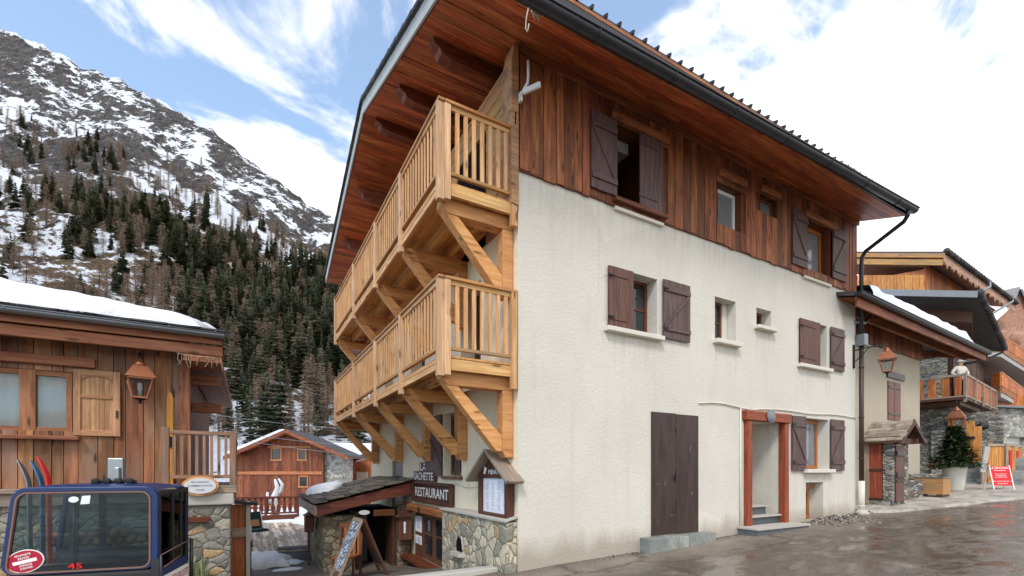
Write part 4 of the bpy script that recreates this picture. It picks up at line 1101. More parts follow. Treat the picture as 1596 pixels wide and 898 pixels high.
# eaves
def lz(v): return 3.93 + .24*(v-2.98)
EU = -4.03
mb = MB(); mb.prism([(EU, 2.98, lz(2.98)), (EU, 9.8, lz(9.8)), (EU, 9.8, lz(9.8)-.06), (EU, 2.98, lz(2.98)-.06)], (-10, 0, 0)); cr = mb.build('roof', M['slate_dark'], ch)
mb = MB(); v = 2.92; r_ = 0
while v < 4.2:
    u = EU+.02
    while u > -13:
        w = R.uniform(.36, .44); ln = .46; pr = .02+.035*((int(u*10)) % 3 == 0)
        mb.prism([(u, v-.03*(pr > .03), lz(v)+.03), (u-w+.01, v-.03*(pr > .03), lz(v)+.03), (u-w+.01, v+ln, lz(v+ln)+.012), (u, v+ln, lz(v+ln)+.012)], (0, 0, -.025)); u -= w
    v += .36
mb.build('slates', M['slate_dark'], cr)
mb = MB()
for z0, z1, y in ((3.70, 3.84, 2.98), (3.52, 3.69, 3.05)): mb.box(-13, EU-.02, y, y+.05, z0, z1)
mb.build('fascia', M['old_beam'], cr, bevel=.01)
mb = MB(); mb.box(-13, EU-.03, 3.1, VW, 3.60, 3.66); mb.build('eaves_lining', M['old'], cr)
mb = MB(); gutter(mb, (-13, 2.90, 3.90), (EU+.01, 2.90, 3.86), .075, (0, 1, 0)); mb.tube([(-13, 2.825, 3.905), (EU, 2.825, 3.865)], .012, 6)
for u in [-12.2+.62*i for i in range(14)]: mb.tube([(u, 2.90+.08*math.cos(a), 3.885+.08*math.sin(a)) for a in [math.pi+math.pi*i/6 for i in range(7)]], .007, 5)
mb.build('gutter', M['zinc'], cr)
mb = MB(); mb.box(-4.60, -4.13, 4.0, 4.2, 3.16, 3.34); mb.box(-4.60, -4.13, 4.6, 4.8, 2.72, 2.9); mb.box(-4.6, EU-.03, 3.05, 9.6, 3.40, 3.51); mb.build('side_beam', M['old_beam'], ch, bevel=.01)
# snow slab
mb = MB(); nu, nv = 140, 40; vs = []
for i in range(nu+1):
    for j in range(nv+1):
        u = -13 + (13-4.34)*i/nu; t_ = (j/nv)**2; v = 2.915 + 5.6*t_
        k = 1-sm(.965, 1.0, i/nu)*1.0
        e0 = min(1, (t_*5.6)/.16)**.5; e1 = min(1, (1-i/nu)*8.66/.28+.0)**.5
        h = (.36 - .19*sm(-7.2, -4.3, u))*e0*e1 + (.05*noise.noise(Vector((u*1.2, v*1.2, 0))) + .025*noise.noise(Vector((u*4.2, v*4.2, 5))))*e0*e1
        v2 = v - (.10*noise.noise(Vector((u*1.6, 0, 3))) + .03)*max(0, 1-j/6)
        vs.append((u, v2, lz(v)+.03+max(0, h)))
mb.add(vs, [(i*(nv+1)+j, (i+1)*(nv+1)+j, (i+1)*(nv+1)+j+1, i*(nv+1)+j+1) for i in range(nu) for j in range(nv)], None, True)
vs2 = []
solo('roof_snow', mb, M['snow'], 'thick slab of snow lying on the roof of the brown chalet', 'snow')
# base
mb = MB(); mb.box(-13, -4.56, VW-.12, VW+.3, -1, 1.10); mb.build('stone_base', M['stone_grey'], ch)
mb = MB(); mb.box(-13, -4.7, VW-.24, VW-.13, 1.05, 1.24); mb.box(-13, -4.64, VW-.30, VW-.03, 1.242, 1.31); mb.build('ledge', M['grey_wood'], ch, bevel=.01)
mb = MB(); mb.box(-4.56, -3.93, 3.12, 3.9, -1, 1.0); mb.build('stone_pillar', M['stone_grey'], ch, bevel=.03)
mb = MB(); mb.box(-4.62, -3.88, 3.06, 3.9, 1.0, 1.19); mb.build('pillar_slab', M['concrete'], ch, bevel=.02)
mb = MB(); mb.box(-4.95, -3.84, 3.08, 3.5, 1.192, 1.33); mb.box(-4.9, -3.9, 3.5, 7, 1.2, 1.3); mb.build('terrace_edge', M['grey_wood'], ch, bevel=.01)
mb = MB(); mb.box(-4.58, -4.24, 3.02, 3.12, .73, .81); mb.build('shelf', M['beam_dark'], ch)
tr = MB(); tr.box(-4.80, -3.95, 3.15, 3.22, 2.19, 2.25); rl = tr.build('terrace_railing', M['rail_wood'], ch, bevel=.008)
for a, b in ((-4.90, 2.30), (-3.95, 2.27)):
    mb = MB(); mb.box(a, a+.1, 3.14, 3.24, 1.332 if a < -4.5 else 1.1, b); mb.build('post', M['rail_wood'], rl, bevel=.008)
mb = MB(); mb.box(-4.80, -3.95, 3.16, 3.21, 1.45, 1.51); mb.box(-3.93, -3.87, 3.24, 6.5, 2.17, 2.23); mb.box(-3.93, -3.87, 3.24, 6.5, 1.45, 1.51); mb.build('rail', M['rail_wood'], rl)
for i in range(8):
    a = -4.80+.85*(i+.6)/8.1; mb = MB(); mb.box(a-.022, a+.022, 3.17, 3.21, 1.51, 2.19); mb.build('baluster', M['rail_wood'], rl)
for i in range(9):
    v = 3.5+.33*i; mb = MB(); mb.box(-3.92, -3.88, v-.02, v+.02, 1.51, 2.17); mb.build('baluster', M['rail_wood'], rl)
mb = MB(); mb.box(-3.97, -3.70, 4.18, 4.24, -.55, .92); gt_ = mb.build('side_door', M['orange_frame'], ch)
mb = MB(); mb.box(-3.99, -3.68, 4.11, 4.17, .30, .48); mb.build('door_plank', M['grey_wood'], gt_)
mb = MB(); mb.box(-3.70, -3.63, 4.10, 4.3, -.6, .98); mb.build('door_post', M['concrete'], gt_); mb = MB(); mb.prism([(-4.0, 4.0, .97), (-3.5, 4.0, .90), (-3.5, 4.6, .90), (-4.0, 4.6, .97)], (0, 0, .05)); mb.build('door_cap', M['black'], gt_)

ln = thing('wall_lantern', 'copper topped street lantern on the brown boards of the old chalet', 'lantern', (-5.19, 3.24, 2.66), 12)
lantern_parts(ln, M['copper'], s=1.02)
mb = MB(); mb.tube([(0, 0, .70), (0, .06, .84), (0, .2, .86), (0, .32, .74)], .016, 6); mb.build('bracket_arm', M['black'], ln, local=True)
ws = thing('wall_ski', 'old yellow wooden ski standing against the chalet wall behind the railing', 'ski', (-4.83, 3.5, 1.35))
mb = MB(); mb.prism([(-4.875, 3.5, 1.32), (-4.785, 3.5, 1.32), (-4.785, 3.5, 2.80), (-4.80, 3.5, 2.89), (-4.83, 3.5, 2.93), (-4.86, 3.5, 2.89), (-4.875, 3.5, 2.80)], (0, .03, 0)); mb.build('blade', M['yellow'], ws)
mb = MB(); mb.box(-4.865, -4.795, 3.48, 3.499, 1.98, 2.16); mb.build('binding', M['black'], ws)
os_ = thing('oval_sign', 'pale oval guesthouse sign in a wooden rim below the terrace railing', 'sign', (-4.36, 2.96, 1.33))
def ellipse(cx, y, cz_, a, b, n=32): return [(cx+a*math.cos(2*math.pi*i/n), y, cz_+b*math.sin(2*math.pi*i/n)) for i in range(n)]
mb = MB(); mb.prism(ellipse(-4.36, 2.98, 1.33, .26, .165), (0, .04, 0)); mb.build('rim', M['honey_beam'], os_)
mb = MB(); mb.prism(ellipse(-4.36, 2.962, 1.33, .225, .13), (0, .017, 0)); mb.build('plate', M['signgrey'], os_)
lettering('BED & BREAKFAST', os_, (-4.36, 2.96, 1.395), X, (0, 0, 1), .025, M['ink'], .25, depth=.003)
lettering("CHAMBRES D'HOTES", os_, (-4.36, 2.96, 1.335), X, (0, 0, 1), .03, M['ink'], .34, depth=.003)
lettering('TIGNES', os_, (-4.36, 2.96, 1.265), X, (0, 0, 1), .025, M['ink'], .12, depth=.003)
mb = MB()
for i in range(17):
    a = -4.66+.036*i; y = 3.02+R.uniform(-.02, .03); z = 3.50; ln_ = R.uniform(.06, .26)
    if i % 4 == 2: continue
    mb.tube([(a, y, z), (a+R.uniform(-.03, .03), y, z-ln_*.5), (a+R.uniform(-.05, .05), y, z-ln_)], [.003, .004, .007], 5)
mb.tube([(-4.68, 3.03, 3.5), (-4.4, 3.0, 3.47), (-4.1, 3.03, 3.5)], .006, 5)
solo('dried_garland', mb, M['dried'], 'string of dried pods hanging under the end of the chalet eaves', 'garland')
# firewood under the chalet terrace, seen through the cabin window
fw = []
mb = MB(); mb.tube([(0, -.2, 0), (0, .2, 0)], .06, 7)
for i in range(34):
    r_ = i // 9; k = i % 9
    mb = MB(); rr = R.uniform(.045, .07)
    p = Vector((-6.25+.135*k+.06*(r_ % 2), 3.2, .25+.115*r_)); mb.tube([p, p + Vector((R.uniform(-.03, .03), .26, R.uniform(-.01, .02)))], rr, 7)
    solo('firewood_log', mb, M['lintel_pale'] if i % 3 else M['old'], 'split log in the firewood stack against the chalet stone base', 'log', 'logs in the firewood stack')
mb = MB(); mb.box(-6.45, -5.0, 3.12, 3.5, .05, .19); mb.box(-6.46, -6.38, 3.12, 3.2, -.6, .05); mb.box(-5.08, -5.0, 3.12, 3.2, -.6, .05)
solo('log_shelf', mb, M['grey_wood'], 'plank shelf carrying the firewood stack', 'shelf')
# thin plant by the pillar
mb = MB()
for i in range(46):
    a = R.uniform(0, 6.28); r_ = R.uniform(.02, .16); h_ = R.uniform(.2, .55); b = Vector((-4.42+R.uniform(-.14, .14), 2.95, -.35)); q = b + Vector((r_*math.cos(a), r_*math.sin(a), h_))
    mb.bar(b, q, .012, .004, w2=.022)
def mk_leaf(name, c1, c2, isl=True):
    t = NT(name); t.set(Base_Color=t.ramp(t.island(), [(0, lin(c1)), (1, lin(c2))]), Roughness=.75); t.b.inputs['Specular IOR Level'].default_value = .2; return t.m
M['sage'] = mk_leaf('sage_leaves', (112, 120, 84), (160, 164, 120))
solo('spiky_plant', mb, M['sage'], 'small pale green spiky plant at the foot of the stone pillar', 'plant')

# ------------------------------------------------------------------ GONDOLA CABIN
gd = thing('gondola_cabin', 'old blue ski lift cabin with large windows parked before the chalet', 'gondola cabin', (-5.735, .03, ground_z(-5.7, .03)), -11.6)
gz1 = gd.location.z
W, DP, Z0, Z1 = 1.26, .92, .58-gz1, 1.425-gz1
def rrect(x0, x1, z0, z1, r, n=6, tl=0):
    pts = []
    for cx, cz_, a0 in ((x1-r, z0+r, -90), (x1-r, z1-r, 0), (x0+r, z1-r, 90), (x0+r, z0+r, 180)):
        for i in range(n+1):
            a = rad(a0+90*i/n); x = cx+r*math.cos(a); z = cz_+r*math.sin(a); pts.append((x + tl*(z-z0)/(z1-z0)*(1-(x-x0)/(x1-x0)), z))
    return pts
def ringface(mb, out, inn, y, d):
    n = len(out); vs = [(a, y, b) for a, b in out] + [(a, y, b) for a, b in inn] + [(a, y+d, b) for a, b in out] + [(a, y+d, b) for a, b in inn]
    fs = []
    for i in range(n):
        j = (i+1) % n
        fs += [(i, j, n+j, n+i), (2*n+j, 2*n+i, 3*n+i, 3*n+j), (j, i, 2*n+i, 2*n+j), (n+i, n+j, 3*n+j, 3*n+i)]
    mb.add(vs, fs, None, False)
ou = rrect(-.03, W, Z0-.012, Z1, .13, tl=.10); inn = rrect(.012, W-.06, Z0, Z1-.045, .09, tl=.09)
mb = MB(); ringface(mb, ou, inn, 0, .07); ringface(mb, ou, inn, DP-.07, .07)
fr = mb.build('window_frame', M['blue'], gd, local=True, bevel=.01)
mb = MB(); i2 = rrect(.027, W-.075, Z0+.015, Z1-.06, .08, tl=.09); ringface(mb, inn, i2, -.006, .03); mb.build('window_seal', M['seal'], fr, local=True)
mb = MB(); mb.prism([(a, .02, b) for a, b in i2], (0, .006, 0)); mb.build('pane', M['glass'], gd, local=True)
mb = MB(); mb.prism([(a, DP-.03, b) for a, b in i2], (0, .006, 0)); mb.build('pane', M['glass'], gd, local=True)
# roof shell, rounded
mb = MB(); n = 10; vs = []
for j in range(n+1):
    y = DP*j/n
    for i in range(n+1):
        x = .07+(W-.10)*i/n; k = (1-(2*i/n-1)**6)*(1-(2*j/n-1)**6); vs.append((x, y, Z1-.035+.06*k))
mb.add(vs, [(j*(n+1)+i, j*(n+1)+i+1, (j+1)*(n+1)+i+1, (j+1)*(n+1)+i) for j in range(n) for i in range(n)], None, True)
mb.build('roof', M['blue'], gd, local=True)
mb = MB(); mb.box(-.03, W-.005, .0, DP, .02, Z0-.014); mb.build('body', M['rubber'], gd, local=True, bevel=.04)
# door side
mb = MB(); sx = W
mb.box(sx-.03, sx, .07, .10, Z0, Z1-.05); mb.box(sx-.03, sx, .42, .46, Z0, Z1-.05); mb.box(sx-.03, sx, .68, .71, Z0, Z1-.05); mb.box(sx-.03, sx, DP-.07, DP-.0, Z0-.1, Z1-.04)
mb.box(sx-.03, sx+.0, .10, DP-.07, Z1-.09, Z1-.05); mb.build('door_frame', M['rubber'], gd, local=True)
mb = MB(); mb.box(sx-.02, sx-.012, .10, DP-.07, Z0-.02, Z1-.09); mb.build('pane', M['glass'], gd, local=True)
mb = MB(); mb.tube([(sx+.02, .02, Z0+.12), (sx+.02, DP, Z0+.16)], .008, 6); mb.tube([(sx+.02, .1, Z0-.02), (sx+.02, .6, Z0+.02)], .008, 6); mb.build('safety_bar', M['seal'], gd, local=True)
mb = MB(); mb.box(sx-.02, sx+.006, .03, DP-.04, Z0-.12, Z0-.02); mb.build('waist_band', M['blue'], gd, local=True)
mb = MB(); mb.box(sx-.02, sx+.012, .03, DP-.04, .08, Z0-.122); mb.build('side_panel', M['white'], gd, local=True)
lettering("CAPITALE DU SKI D'ETE", gd, (sx+.012, DP/2, Z0-.20), (0, 1, 0), (0, 0, 1), .085, M['darkred'], DP-.12, local=True, depth=.004)
mb = MB(); mb.tube([(sx+.03, .0, Z0-.35), (sx+.03, .0, Z0+.13)], .014, 8); mb.box(sx-.05, sx+.025, -.02, .03, .05, Z0+.09); mb.build('corner_guard', M['gutter'], gd, local=True)
mb = MB(); mb.tube([(sx+.03, DP, Z0-.4), (sx+.03, DP, Z0+.17)], .02, 8); mb.build('corner_guard', M['gutter'], gd, local=True)
# hanger on the roof
mb = MB(); mb.box(.66, .80, .40, .48, Z1+.03, Z1+.30); mb.box(.60, .88, .34, .54, Z1+.0, Z1+.03); mb.box(.74, .78, .36, .40, Z1+.03, Z1+.20); hg_ = mb.build('hanger', M['steel'], gd, local=True, bevel=.008)
mb = MB()
for x in (.60, .70, .80, .90): mb.lathe((x, .30, Z1+.05), [(.02, -.02), (.035, -.015), (.035, .015), (.02, .02)], 12, 'y')
mb.tube([(.56, .36, Z1+.04), (.94, .36, Z1+.04)], .02, 8); mb.build('roller', M['black'], hg_, local=True)
# seats inside
mb = MB(); mb.box(.08, W-.1, .12, .45, Z0-.05, Z0+.02); mb.build('bench', M['grey_wood'], gd, local=True)
mb = MB(); mb.box(.03, W-.06, DP-.12, DP-.075, Z0-.05, Z0+.13); mb.box(.40, .46, DP-.10, DP-.075, Z0, Z1-.05); mb.box(.12, .16, DP-.10, DP-.075, Z0, Z1-.05); mb.box(.03, W-.06, .10, .12, Z0-.05, Z0+.05); mb.build('inner_frame', M['teal'], gd, local=True)
mb = MB(); mb.tube([(.42, .3, Z0), (.42, .3, Z1-.05)], .012, 6); mb.tube([(.30, .6, Z0), (.30, .6, Z1-.05)], .012, 6); mb.build('grab_pole', M['zinc'], gd, local=True)
# stickers
def ell(cx, cz_, a, b, rot, n=28):
    c, s = math.cos(rad(rot)), math.sin(rad(rot)); return [(cx+a*math.cos(t)*c-b*math.sin(t)*s, cz_+a*math.cos(t)*s+b*math.sin(t)*c) for t in [2*math.pi*i/n for i in range(n)]]
cx, cz_ = .165, Z0+.125
mb = MB(); mb.prism([(a, .012, b) for a, b in ell(cx, cz_, .15, .112, 14)], (0, .005, 0)); stc = mb.build('warning_sticker', M['letter'], gd, local=True)
mb = MB(); mb.prism([(a, .008, b) for a, b in ell(cx, cz_, .14, .103, 14)], (0, .003, 0)); mb.build('red_field', M['darkred'], stc, local=True)
rr = Vector((math.cos(rad(14)), 0, math.sin(rad(14)))); uu = Vector((-math.sin(rad(14)), 0, math.cos(rad(14)))); cc = Vector((cx, .0075, cz_))
mb = MB(); mb.prism([cc + rr*a + uu*b for a, b in ((-.095, -.018), (.095, -.018), (.095, .014), (-.095, .014))], (0, -.002, 0)); mb.build('white_bar', M['letter'], stc, local=True)
for k, (tx, w_) in enumerate((('PROPRIETE', .125), ('PRIVEE', .09), ('DEFENSE', .1), ("D'ENTRER", .1))):
    lettering(tx, stc, cc + uu*(.064, .033, -.037, -.066)[k], rr, uu, .02, M['letter'], w_, local=True, depth=.002)
mb = MB(); mb.prism([(a, .012, b) for a, b in ell(.545, Z1-.125, .042, .03, 5)], (0, .005, 0)); mb.prism([(.60, .012, Z1-.175), (.675, .012, Z1-.17), (.685, .012, Z1-.085), (.615, .012, Z1-.09)], (0, .005, 0)); mb.build('pale_sticker', M['paper'], gd, local=True)
lettering('45', gd, (.56, .014, Z0+.055), X, (0, 0, 1), .055, M['red'], .12, local=True, depth=.006)
# skis standing behind it
def ski(dx, mat, label, tilt, top):
    mb = MB(); c = Vector(gd.location); ax = Vector((math.cos(rad(-11.6)), math.sin(rad(-11.6)), 0)); ay = Vector((-ax.y, ax.x, 0))
    b = c + ax*dx + ay*(DP+.10)
    pts = []
    Ht = top - c.z
    ts = [0, .3, .6, .8, .86, .89, .915, .935, .955, .97, .985, 1.0]
    for t_ in ts:
        k = max(0, (t_-.84)/.16); pts.append(b + ax*(tilt*t_ - .105*k**1.7) + ay*.02 + Vector((0, 0, Ht*t_)))
    for i, (p, q) in enumerate(zip(pts, pts[1:])):
        w1, w2 = [(.078 if t_ < .9 else .078*(1-((t_-.9)/.1)**2*.75)) for t_ in (ts[i], ts[i+1])]
        mb.bar(p, q, .012, w1, up=ay, w2=.012, h2=w2)
    return solo('ski', mb, mat, label, 'ski', 'skis standing behind the cabin')
ski(-.33, M['zinc'], 'grey ski standing behind the blue cabin', -.02, 1.71); ski(-.22, M['skiblue'], 'blue ski standing behind the blue cabin', -.01, 1.70); ski(-.15, M['red'], 'red ski standing behind the blue cabin', -.02, 1.75)

# ------------------------------------------------------------------ yard and deck behind
mb = MB(); v = 8.75; 
u = -4.2
while u < .2:
    w = R.uniform(.12, .15); cuts = [8.75] + sorted(R.uniform(9.5, 17) for _ in range(3)) + [17.7]
    for a, b in zip(cuts, cuts[1:]): mb.box(u, u+w-.008, a, b-.006, -.80, -.75+R.uniform(-.006, .006))
    u += w
mb.box(-4.2, .2, 8.70, 8.748, -1.0, -.76)
props(mb.build('wooden_deck', M['deck']), 'weathered grey plank deck beyond the sunken yard', 'deck')
mb = MB(); mb.prism([(-4.3, 7.7, -.905), (.2, 7.7, -.905), (.2, 8.7, -.80), (-4.3, 8.7, -.80)], (0, 0, -.2)); props(mb.build('ramp', M['rubber']), kind='structure')
mb = MB(); mb.box(-2.9, -1.9, 8.80, 9.35, -.742, -.725); solo('door_mat', mb, M['rubber'], 'dark mat lying on the front edge of the deck', 'mat')
mb = MB(); snow_blob(mb, oval((-3.3, 7.9, -.90), .62, .9, 30, None, .32), .26); snow_blob(mb, oval((-2.75, 7.5, -.90), .35, .25, 22, None, .4), .08); solo('snow_patch', mb, M['snow'], 'heap of melting snow beside the orange side door', 'snow')
mb = MB(); snow_blob(mb, oval((-1.0, 16.2, -.76), .9, 1.2), .35); solo('snow_patch', mb, M['snow'], 'snow bank at the back right of the plank deck', 'snow')
mb = MB(); snow_blob(mb, oval((-2.4, 17.0, -.76), 1.0, .3), .12); solo('snow_patch', mb, M['snow'], 'thin line of snow along the foot of the deck balustrade', 'snow')
mb = MB(); snow_blob(mb, oval((-2.8, 6.4, -.87), .35, .18), .05); solo('snow_patch', mb, M['snow'], 'small flat scrap of snow on the wet yard', 'snow')
bd = thing('deck_balustrade', 'brown balustrade with cut-out baluster boards at the back of the deck', 'balustrade', (-2.6, 17.5, -.75))
bu0, bu1, bv = -4.4, -1.62, 17.5
mb = MB(); mb.box(bu0, bu1, bv-.06, bv+.06, .30, .38); mb.box(bu0, bu1, bv-.04, bv+.04, -.42, -.34); mb.box(bu0, bu1, bv-.03, bv+.03, -.75, -.46); mb.build('rail', M['maroon'], bd)
for i in range(12):
    a = bu0+.1+.235*i; mb = MB()
    pr = [(.05, -.34), (.085, -.22), (.09, -.10), (.045, .05), (.03, .10), (.06, .16), (.05, .22), (.07, .30)]
    mb.prism([(a-w, bv-.02, z) for w, z in pr] + [(a+w, bv-.02, z) for w, z in reversed(pr)], (0, .03, 0)); mb.build('baluster', M['maroon'], bd)
for a in (bu0, -2.95, bu1): 
    mb = MB(); mb.box(a-.05, a+.05, bv-.07, bv+.07, -.75, .40); mb.build('post', M['maroon'], bd)
# snow field behind the balustrade
mb = MB(); snow_blob(mb, oval((-2.2, 21, -2.0), 4.5, 2.6, 18), 1.6); props(mb.build('snow_bank', M['snow']), 'broad snow bank behind the deck balustrade', 'snow bank')
# snow plastered driftwood figure
mb = MB()
b = Vector((-2.55, 18.2, -.6))
for pts, r_ in (([(0, 0, 0), (.05, 0, .5), (.0, 0, .95), (.12, 0, 1.35), (.0, 0, 1.75)], [.2, .17, .16, .1, .04]), ([(0, 0, .9), (.25, 0, 1.2), (.32, 0, 1.5), (.15, .0, 1.78)], [.1, .08, .07, .04]), ([(-.02, 0, .6), (-.32, 0, .8), (-.30, 0, 1.15)], [.09, .08, .05]), ([(0, 0, .35), (-.45, 0, .35), (-.75, 0, .55)], [.09, .08, .05])):
    mb.tube([b + Vector(p) for p in pts], r_, 8)
solo('snowy_stump', mb, M['snow'], 'gnarled branching stump plastered with snow behind the deck', 'stump')
def garden_chair(loc, rz, label):
    t = thing('garden_chair', label, 'chair', loc, rz, 'green cushioned garden chairs on the deck')
    mb = MB(); mb.box(-.26, .26, -.26, .26, .42, .50); mb.build('seat', M['green'], t, local=True, bevel=.02)
    mb = MB(); mb.prism([(-.26, .24, .48), (.26, .24, .48), (.26, .40, 1.0), (-.26, .40, 1.0)], (0, .07, 0)); mb.build('backrest', M['green'], t, local=True, bevel=.02)
    mb = MB(); mb.prism([(-.18, .225, .56), (.18, .225, .56), (.18, .29, .76), (-.18, .29, .76)], (0, .02, .0)); mb.build('cushion', M['peach'], t, local=True)
    for sx_ in (-.27, .27):
        mb = MB(); mb.tube([(sx_, -.27, 0), (sx_, -.27, .64), (sx_, .28, .66)], .016, 6); mb.build('leg', M['white'], t, local=True)
        mb = MB(); mb.tube([(sx_, .30, 0), (sx_, .24, .5), (sx_, .42, 1.02)], .016, 6); mb.build('leg', M['white'], t, local=True)
garden_chair((-3.42, 10.3, -.745), 20, 'green cushioned garden chair nearest the front of the deck'); garden_chair((-3.68, 11.3, -.745), 35, 'middle garden chair of the row at the left of the deck'); garden_chair((-3.9, 12.3, -.745), 15, 'farthest green garden chair at the left of the deck')
mb = MB(); mb.box(-3.88, -3.60, 5.6, 6.2, -.9, -.12); mb.box(-3.9, -3.57, 5.55, 6.25, -.12, -.06); solo('dark_bin', mb, M['rubber'], 'dark upright bin behind the orange side door', 'bin', bevel=.02)

# red chalet behind
Yb = 36.0; ob = P(434, 732, Yb); rc = thing('red_chalet', 'red-brown boarded chalet with a gable roof behind the deck', 'chalet', (ob.x, ob.y, -3.4), -29.6)
z0 = 3.4                                                            # local heights above the base
def zr(x): return z0 + 4.62 - .43*abs(x-1.09)
hb = [(-.47, .17, z0+2.38, z0+3.2), (1.57, 2.1, z0+2.38, z0+3.1), (1.66, 2.22, z0+.32, z0+1.04)]
mb = MB()
xx = -3.4
while xx < 3.4:
    w = .16; segs = [(0, min(zr(xx), zr(xx+w))-.2)]
    for h in hb:
        if xx+w > h[0] and xx < h[1]:
            segs = [s for q in segs for s in ((q[0], min(q[1], h[2])), (max(q[0], h[3]), q[1])) if s[1] > s[0]]
    for s, e in segs: mb.box(xx+.004, xx+w-.004, -.03, .02, s, e)
    xx += w
mb.build('wall', M['red_chalet'], rc, local=True)
mb = MB(); mb.prism([(-3.4, .021, 0), (3.4, .021, 0), (3.4, .021, zr(3.4)-.25), (1.09, .021, zr(1.09)-.25), (-3.4, .021, zr(-3.4)-.25)], (0, 3, 0)); mb.build('core', M['beam_dark'], rc, local=True)
mb = MB(); mb.prism([(3.402, .4, 0), (4.75, .4, 0), (4.75, .4, zr(4.75)-.2), (3.402, .4, zr(3.402)-.2)], (0, 2.5, 0)); mb.build('stone_wall', M['stone_pale'], rc, local=True)
for h in hb:
    mb = MB(); a, b_, c, d_ = h
    mb.box(a-.1, a, -.07, -.02, c-.1, d_+.1); mb.box(b_, b_+.1, -.07, -.02, c-.1, d_+.1); mb.box(a, b_, -.07, -.02, d_, d_+.1); mb.box(a-.12, b_+.12, -.09, -.02, c-.11, c)
    o = mb.build('window', M['red_chalet_trim'], rc, local=True); mb = MB(); mb.box(a, b_, -.012, .012, c, d_); mb.build('pane', M['pane'], o, local=True)
mb = MB(); mb.box(-3.4, 3.4, -.12, -.03, z0+1.22, z0+1.46); mb.box(-.8, 2.5, -.08, -.03, z0+3.3, z0+3.4); mb.box(-3.4, 3.4, -.10, -.03, z0-1.3, z0-1.15); mb.build('trim_beam', M['red_chalet_trim'], rc, local=True)
mb = MB()
for a, b_ in ((-3.55, 1.09), (1.09, 5.7)):
    mb.prism([(a, -1.1, zr(a)), (b_, -1.1, zr(b_)), (b_, -1.1, zr(b_)-.1), (a, -1.1, zr(a)-.1)], (0, 4.4, 0))
rr_ = mb.build('roof', M['slate_dark'], rc, local=True)
mb = MB()
for a, b_ in ((-3.58, 1.09), (1.09, 5.73)):
    mb.prism([(a, -1.13, zr(a)-.03), (b_, -1.13, zr(b_)-.03), (b_, -1.13, zr(b_)-.3), (a, -1.13, zr(a)-.3)], (0, .05, 0))
    mb.prism([(a, -1.06, zr(a)-.11), (b_, -1.06, zr(b_)-.11), (b_, -1.06, zr(b_)-.16), (a, -1.06, zr(a)-.16)], (0, 4, 0))
mb.build('barge_board', M['red_chalet'], rr_, local=True)
mb = MB()
for x in (-2.5, -1.0, 1.09, 2.9, 4.4): mb.box(x-.1, x+.1, -1.0, .0, zr(x)-.42, zr(x)-.2)
mb.build('purlin', M['beam_dark'], rr_, local=True)
mb = MB(); mb.prism([(-3.5, -1.05, zr(-3.5)+.01), (.9, -1.05, zr(.9)+.01), (.9, -1.05, zr(.9)+.10), (.6, -1.05, zr(.6)+.19), (-3.3, -1.05, zr(-3.3)+.24), (-3.5, -1.05, zr(-3.5)+.15)], (0, 4.2, 0))
so = props(mb.build('roof_snow', M['snow'], local=True), 'snow covering the left slope of the red chalet roof', 'snow'); so.location = rc.location; so.rotation_euler = rc.rotation_euler
# plank shed and a snowed up roof beyond
osd = P(556, 732, 40); sh = thing('plank_shed', 'small plank shed with a grey-green roof behind the stone porch', 'shed', (osd.x, osd.y, -2), -29.6)
mb = MB(); boards(mb, lambda a, d, z: Vector((a, -d, z)), -1.3, 1.2, 0, 4.3, [], .2, .03); mb.box(-1.3, 1.2, .01, 3, 0, 4.3); mb.build('wall', M['rust_wood'], sh, local=True)
mb = MB(); mb.prism([(-1.5, -.4, 4.25), (1.6, -.4, 5.1), (1.6, -.4, 5.2), (-1.5, -.4, 4.35)], (0, 4, 0)); mb.build('roof', M['zinc'], sh, local=True)
mb = MB(); mb.box(.1, 1.0, -.35, -.02, 2.6, 3.4); mb.box(-.75, -.5, -.3, -.02, 2.4, 3.6); mb.build('store_box', M['grey_wood'], sh, local=True)
on = P(530, 732, 62); hs_ = thing('snowy_house', 'distant low house under a white snow roof behind the plank shed', 'house', (on.x, on.y, -3), -29.6)
mb = MB(); mb.box(-4, 6, 0, 6, 0, 6.0); mb.build('wall', M['rust_wood'], hs_, local=True)
mb = MB(); mb.prism([(-4.6, -1, 6.0), (-3.2, 2.8, 7.9), (6.6, 2.8, 7.9), (6.6, -1, 6.0)], (0, 0, .35)); mb.prism([(-4.6, 6.6, 6.0), (-3.2, 2.8, 7.9), (6.6, 2.8, 7.9), (6.6, 6.6, 6.0)], (0, 0, .35)); mb.build('snow_roof', M['snow'], hs_, local=True)
# overhead wires
for k, (a, b_, Y1, Y2) in enumerate((((250, 634), (720, 672), 30, 34), ((250, 655), (720, 700), 29, 33), ((250, 664), (720, 716), 29, 33))):
    p, q = P(*a, Y1), P(*b_, Y2); mb = MB(); n = 14
    mb.tube([p.lerp(q, i/n) + Vector((0, 0, -.5*math.sin(math.pi*i/n))) for i in range(n+1)], .014, 5)
    solo('overhead_wire', mb, M['zinc'], ['topmost of the thin overhead wires above the red chalet', 'middle of the thin overhead wires above the red chalet', 'lowest of the thin overhead wires above the red chalet'][k], 'wire', 'overhead wires behind the houses')

